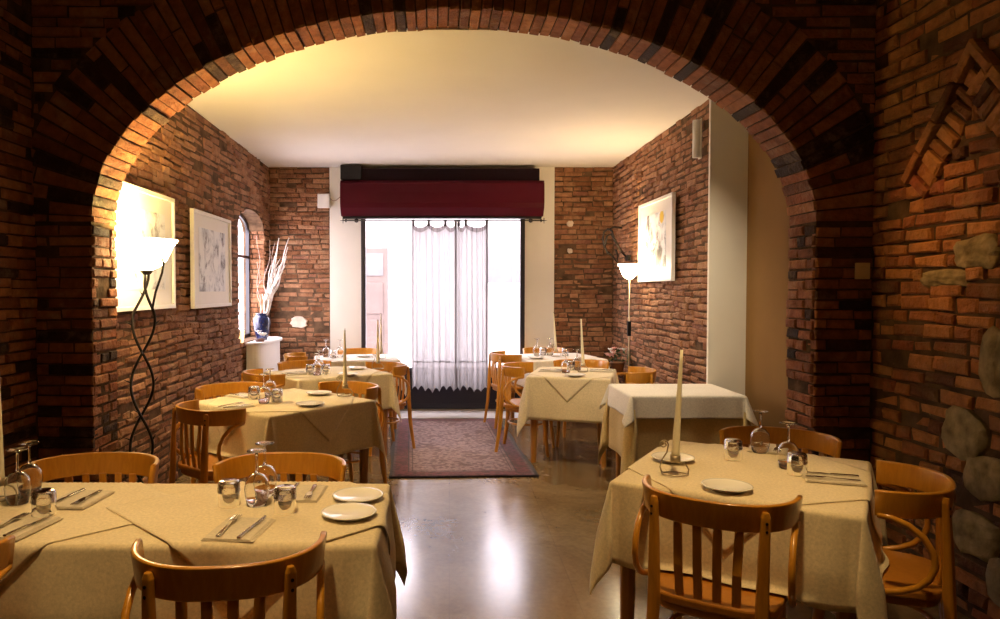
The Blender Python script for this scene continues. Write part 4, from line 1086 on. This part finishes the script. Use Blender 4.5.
def curtain(x0, x1, tabs, label, seed, folds):
    root = empty('curtain', (x0, 8.62, 0)); tag(root, label, 'curtain', 'tab-top sheer curtains')
    Wd = x1 - x0
    zt_, zm, zh = RZ - 0.05, 0.62, 0.27
    def yy(u, z): return 0.024 * math.sin(u / Wd * folds * 2 * PI + seed) * (0.6 + 0.4 * (2.3 - z) / 2) + 0.008 * math.sin(u / Wd * folds * 4.6 * PI + seed * 3 + z)
    nx = 110
    def top(u):
        d = min(abs(u - t) for t in tabs); q = [t for t in tabs]
        lo = max([t for t in tabs if t <= u + 1e-6], default=tabs[0]); hi = min([t for t in tabs if t >= u - 1e-6], default=tabs[-1])
        if hi - lo < 1e-6: return zt_ + 0.02
        t = (u - lo) / (hi - lo); return zt_ + 0.02 - 0.055 * math.sin(PI * t) ** 0.8
    def sheet(zf0, zf1, nz_, dy=0.0):
        mb = smooth(MB()); pts = []
        for j in range(nz_ + 1):
            for i in range(nx + 1):
                u = Wd * i / nx; a, b = zf0(u), zf1(u); z = a + (b - a) * j / nz_
                pts.append((u, yy(u, z) + dy, z))
        mb.add(pts, [(j * (nx + 1) + i, j * (nx + 1) + i + 1, (j + 1) * (nx + 1) + i + 1, (j + 1) * (nx + 1) + i) for j in range(nz_) for i in range(nx)])
        return mb
    sheet(lambda u: zm, lambda u: top(u) - 0.05, 24).build('curtain_panel', M['sheer'], root)
    sheet(lambda u: top(u) - 0.055, top, 3, -0.004).build('heading', M['heading'], root)
    lace = lambda u: zh + 0.050 * abs(math.sin(u / 0.085 * PI / 1.0 + seed)) ** 0.9 + 0.018 * math.sin(u * 19)
    sheet(lace, lambda u: zm + 0.012 + 0.006 * math.sin(u * 22), 8, -0.003).build('lace_hem', M['lace'], root)
    for (ua, ub, wd_) in ((0.0, 0.016, 1), (Wd - 0.024, Wd, 1)):
        mb = smooth(MB()); pts = []
        for j in range(25):
            z = 0.33 + (zt_ - 0.33) * j / 24
            for q in (0, 1): pts.append((ua + (ub - ua) * q, yy(ua, z) + 0.004 - 0.003 * q, z))
        mb.add(pts, [(j * 2, j * 2 + 1, j * 2 + 3, j * 2 + 2) for j in range(24)]); mb.build('side_hem', M['heading'], root)
    for t in tabs:
        mb = smooth(MB()); tt = min(max(t, 0.016), Wd - 0.016)
        mb.beam([(tt, yy(tt, 2.3) - 0.006, zt_ - 0.02), (tt, -0.011, zt_ + 0.03), (tt, 0.0, RZ + 0.0105), (tt, 0.012, zt_ + 0.03), (tt, yy(tt, 2.3) + 0.004, zt_ - 0.02)], 0.032, 0.002, (1, 0, 0)); mb.build('tab', M['heading'], root)
c0, c1, c2 = PY(412, 300, 8.62)[0], PY(456.5, 300, 8.62)[0], PY(488, 300, 8.62)[0]
curtain(c0, c1 + 0.005, [0.0, 0.20, 0.40, c1 - c0], 'sheer white curtain hanging left of the dark centre gap', 0.4, 6)
curtain(c1 + 0.009, c2, [0.0, 0.10, c2 - c1 - 0.009], 'sheer white curtain hanging right of the dark centre gap', 1.9, 5)

# ------------------------------------------------------------------ rug
rp = [PZ(387, 480, 0), PZ(535.5, 476, 0), PZ(501, 418.7, 0), PZ(396, 420, 0)]
rcx, rcy = sum(p[0] for p in rp) / 4, sum(p[1] for p in rp) / 4
rw = (rp[1][0] - rp[0][0] + rp[2][0] - rp[3][0]) / 4; rd = (rp[2][1] + rp[3][1] - rp[0][1] - rp[1][1]) / 4
mb = smooth(MB()); n1_, n2_ = 24, 44; pts = []
for j in range(n2_ + 1):
    for i in range(n1_ + 1):
        u, v = rw * (-1 + 2 * i / n1_), rd * (-1 + 2 * j / n2_)
        pts.append((u + 0.008 * math.sin(v * 5), v + 0.006 * math.sin(u * 7), 0.008 + 0.002 * noise.noise(Vector((u * 3, v * 3, 0)))))
mb.add(pts, [(j * (n1_ + 1) + i, j * (n1_ + 1) + i + 1, (j + 1) * (n1_ + 1) + i + 1, (j + 1) * (n1_ + 1) + i) for j in range(n2_) for i in range(n1_)])
o = mb.build('rug', rug_mat(rw, rd), solid=0.008); o.location = (rcx, rcy, 0); o.rotation_euler = (0, 0, deg(2.0))
tag(o, 'worn dark red patterned rug on the polished floor before the window', 'rug')

# ------------------------------------------------------------------ console, vase and branches by the side window
yc_ = (PX(246, 342, -1.94)[1] + 8.75) / 2
root = empty('console', (XL + 0.03, 8.12, 0)); tag(root, 'white bow-fronted console against the left brick wall, below the side window', 'console')
def bow(hy, dx, n=24): return [(0, hy)] + [(dx * math.cos(PI / 2 - PI * k / n) ** 0.6 if 0 < k < n else 0.0, hy * math.cos(PI * k / n)) for k in range(n + 1)][1:-1] + [(0, -hy)]
mb = MB(); mb.prism([(x, -y) for x, y in bow(0.50, 0.21)], 0.05, 0.905); mb.build('body', M['white_paint'], root)
mb = MB(); mb.prism([(x, -y) for x, y in bow(0.53, 0.24)], 0.905, 0.93); mb.build('top', M['white_paint'], root, bevel=0.004)
mb = MB(); mb.prism([(x, -y) for x, y in bow(0.48, 0.18)], 0.0, 0.05); mb.build('plinth', M['black'], root)
vx, vy = PY(262, 330, 8.05)[0], 8.05
root = empty('vase', (vx, vy, 0.93)); tag(root, 'dark blue glazed vase on the white console, holding pale branches', 'vase')
mb = smooth(MB()); mb.lathe([(0.0, 0.0), (0.052, 0.0), (0.058, 0.01), (0.082, 0.11), (0.096, 0.20), (0.092, 0.245), (0.066, 0.275), (0.055, 0.283), (0.050, 0.275), (0.060, 0.262), (0.082, 0.235), (0.08, 0.15), (0.05, 0.02), (0.0, 0.015)], 32); mb.build('vase_body', M['blue'], root)
mb = smooth(MB()); mb.lathe([(0.056, 0.278), (0.066, 0.290), (0.064, 0.300), (0.058, 0.300), (0.052, 0.283)], 32); mb.build('lip', M['blue'], root)
rb = random.Random(4)
def branch(top, mat, r0, wob, label, group, nb=3):
    mb = smooth(MB()); n = 18; b0 = Vector((vx + rb.uniform(-0.02, 0.02), vy + rb.uniform(-0.02, 0.02), 0.96)); mid = Vector((vx + (top[0] - vx) * 0.12, vy + (top[1] - vy) * 0.12, 1.25)); tp = Vector(top)
    ph = rb.uniform(0, 6); pts = []
    for k in range(n + 1):
        t = k / n; p = b0 * (1 - t) ** 2 + mid * 2 * t * (1 - t) + tp * t * t
        w_ = wob * max(0, t - 0.3) * math.sin(PI * min(1, t))
        p += Vector((w_ * math.sin(t * 15 + ph), w_ * math.cos(t * 13 + ph), 0)); pts.append(p)
    mb.tube(pts, [r0 * (1 - 0.7 * k / n) for k in range(n + 1)], 7)
    for q in range(nb):
        k = rb.randint(8, 14); d = Vector((rb.uniform(-0.06, 0.10), rb.uniform(-0.08, 0.08), rb.uniform(0.10, 0.2)))
        mb.tube([pts[k], pts[k] + d * 0.4 + Vector((0, 0, 0.01)), pts[k] + d], [r0 * 0.5, r0 * 0.4, r0 * 0.15], 6)
    tag(mb.build('branch', mat), label, 'branch', group)
for k in range(9):
    tx = PY(290 - k * 2.2, 238 + (k % 5) * 9, 8.05); branch((max(tx[0], XL + 0.12), 8.05 + 0.05 * (k % 4 - 1), tx[2]), M['branch'], 0.017, 0.05, 'pale bleached branch in the blue vase, leaning right', 'bleached branches in the vase')
for (px, py) in ((254, 236), (257, 262), (270, 240), (275, 243)):
    tx = PY(px, py, 8.05); branch((max(tx[0], XL + 0.04), 8.05, tx[2]), M['twig'], 0.008, 0.07, 'thin upright brown twig in the blue vase', 'thin twigs in the vase', 1)
root = empty('flower_arrangement', (XL + 0.13, 7.80, 0.93)); tag(root, 'small bunch of white blossoms on the console, near side of the blue vase', 'flowers')
mb = smooth(MB()); mb.lathe([(0.0, 0.0), (0.045, 0.0), (0.06, 0.03), (0.056, 0.032), (0.0, 0.012)], 20); mb.build('saucer', M['dark_saucer'], root)
for k in range(7):
    mb = smooth(MB()); c0_ = Vector((rb.uniform(-0.05, 0.06), rb.uniform(-0.06, 0.06), 0.055 + rb.uniform(0, 0.06)))
    for q in range(6):
        an = 2 * PI * q / 6 + k; d = Vector((math.cos(an), math.sin(an), 0.5)) * 0.04; s_ = Vector((-math.sin(an), math.cos(an), 0)) * 0.018
        mb.add([c0_, c0_ + d * 0.6 + s_, c0_ + d * 1.1, c0_ + d * 0.6 - s_, c0_ - Vector((0, 0, 0.012))], [(0, 1, 2), (0, 2, 3), (4, 2, 1), (4, 3, 2), (0, 4, 1), (0, 3, 4)])
    mb.build('blossom', M['petal_white'], root)
root = empty('candle_glass', (XL + 0.02, 7.60, 0.93)); tag(root, 'lit amber candle glass on the sill of the side window', 'candle')
root.location = (XL - 0.04, 7.62, 0.93)
mb = smooth(MB()); mb.lathe([(0.0, 0.0), (0.035, 0.0), (0.045, 0.05), (0.047, 0.13), (0.044, 0.13), (0.042, 0.05), (0.0, 0.012)], 24); mb.build('glass_cup', M['votive'], root)
mb = smooth(MB()); mb.lathe([(0.0, 0.014), (0.034, 0.014), (0.034, 0.075), (0.0, 0.08)], 20); mb.build('wax', M['wax'], root)

# ------------------------------------------------------------------ flowers on a stand in the right corner
fx, fy, fz = PY(616, 360, 8.05)
root = empty('plant_stand', (fx + 0.02, fy, 0)); tag(root, 'dark plant stand in the right back corner, carrying the pink flowers', 'plant stand')
mb = smooth(MB()); mb.lathe([(0.0, 0.545), (0.13, 0.545), (0.135, 0.555), (0.13, 0.57), (0.0, 0.57)], 28); mb.build('stand_top', M['table_wood'], root)
for k in range(3):
    a = 2 * PI * k / 3; mb = MB(); mb.beam([(0.13 * math.cos(a), 0.13 * math.sin(a), 0), (0.08 * math.cos(a), 0.08 * math.sin(a), 0.545)], 0.025, 0.025, (-math.sin(a), math.cos(a), 0)); mb.build('leg', M['table_wood'], root)
root = empty('flower_pot', (fx + 0.02, fy, 0.57)); tag(root, 'pot of pink flowers with dark leaves near the right back corner', 'flowers')
mb = smooth(MB()); mb.lathe([(0.0, 0.0), (0.055, 0.0), (0.078, 0.10), (0.082, 0.10), (0.082, 0.118), (0.070, 0.118), (0.066, 0.10), (0.0, 0.095)], 28); mb.build('pot', M['pot'], root)
mb = MB()
for k in range(60):
    c0_ = Vector((rb.uniform(-0.08, 0.12), rb.uniform(-0.08, 0.08), 0.10 + rb.uniform(0, 0.13))); d = Vector((rb.uniform(-1, 1), rb.uniform(-1, 1), rb.uniform(-0.2, 0.7))).normalized() * 0.06; s_ = d.cross(Vector((0, 0, 1))).normalized() * 0.018
    mb.add([c0_, c0_ + d * 0.5 + s_, c0_ + d, c0_ + d * 0.5 - s_], [(0, 1, 2, 3)])
mb.build('leaves', M['leaf'], root)
for k in range(12):
    mb = smooth(MB()); c0_ = Vector((rb.uniform(-0.12, 0.05), rb.uniform(-0.10, 0.04), 0.17 + rb.uniform(0, 0.11)))
    for q in range(7):
        an = 2 * PI * q / 7 + k; d = Vector((math.cos(an), math.sin(an), 0.6)) * 0.034; s_ = Vector((-math.sin(an), math.cos(an), 0)) * 0.016
        mb.add([c0_, c0_ + d * 0.6 + s_, c0_ + d * 1.1, c0_ + d * 0.6 - s_, c0_ - Vector((0, 0, 0.014))], [(0, 1, 2), (0, 2, 3), (4, 2, 1), (4, 3, 2), (0, 4, 1), (0, 3, 4)])
    mb.build('blossom', M['petal_pink'] if k % 3 else M['petal_white'], root)

# ------------------------------------------------------------------ small wall things
p = PY(324, 201, YB - 0.04)
root = empty('junction_box', (p[0], YB - 0.022, p[2])); tag(root, 'white junction box on the edge of the left back brick strip', 'junction box')
mb = MB(); mb.box(-0.075, 0.075, -0.05, -0.002, -0.085, 0.085); mb.build('case', M['white_plastic'], root, bevel=0.006)
mb = MB(); mb.box(-0.066, 0.066, -0.055, -0.05, -0.076, 0.076); mb.build('lid', M['white_plastic'], root, bevel=0.002)
mb = smooth(MB()); q = PY(341, 190, YB - 0.04)
mb.tube([(0.075, -0.02, 0.03), (0.11, -0.02, -0.0), (0.15, -0.015, 0.01), (q[0] - p[0] + 0.0, -0.015, 0.06)], 0.005, 6); mb.build('cable', M['twig'], root)
p = PX(700, 139, XR - 0.03)
root = empty('wall_light', (XR - 0.024, p[1], p[2])); tag(root, 'slim white wall fitting high on the right brick wall by the white wall end', 'wall fitting')
mb = smooth(MB()); mb.tube([(-0.035, 0, -0.15), (-0.035, 0, 0.15)], 0.03, 16); mb.build('tube', M['white_plastic'], root)
mb = MB(); mb.box(-0.01, 0.0, -0.03, 0.03, -0.16, 0.16); mb.build('back_plate', M['white_plastic'], root, bevel=0.003)
p = PY(880, 271, YA0 - 0.03)
root = empty('switch_plate', (NXR - 0.075, YA0 - 0.022, p[2])); tag(root, 'small cream switch plate where the brick pier meets the stone wall', 'switch')
mb = MB(); mb.box(-0.04, 0.04, -0.012, -0.001, -0.045, 0.045); mb.build('plate', M['cream_plastic'], root, bevel=0.003)
mb = MB(); mb.box(-0.014, 0.014, -0.017, -0.012, -0.024, 0.024); mb.build('rocker', M['cream_plastic'], root, bevel=0.002)
# wrought iron scroll on the right wall near the corner
root = empty('iron_scroll', (XR - 0.03, 8.0, 0)); tag(root, 'black wrought-iron scroll ornament on the right wall by the back corner', 'ornament')
def pw(px, py, dy=0.0):
    q = PY(px, py, 8.0 + dy); return (min(q[0], XR - 0.045) - (XR - 0.03), q[1] - 8.0, q[2])
for nm, pts in (('scroll_strand', [(604, 246), (603, 238), (604, 232), (608, 229), (612, 231), (614, 238), (619, 247), (623, 253), (627, 258)]),
                ('scroll_strand', [(608, 254), (605, 247), (607, 236), (611, 234), (615, 241), (620, 250), (625, 256)]),
                ('scroll_strand', [(608, 230), (614, 227), (622, 228)]),
                ('scroll_strand', [(608, 252), (613, 257), (617, 262), (618, 256), (616, 250)])):
    mb = smooth(MB()); mb.tube([pw(a, b, 0.04 * math.sin(i)) for i, (a, b) in enumerate(pts)], 0.011, 7); mb.build(nm, M['iron'], root)
mb = MB(); q = pw(627, 258); mb.box(-0.03, 0.004, q[1] - 0.06, q[1] + 0.06, q[2] - 0.03, q[2] + 0.03); mb.build('bracket', M['iron'], root)
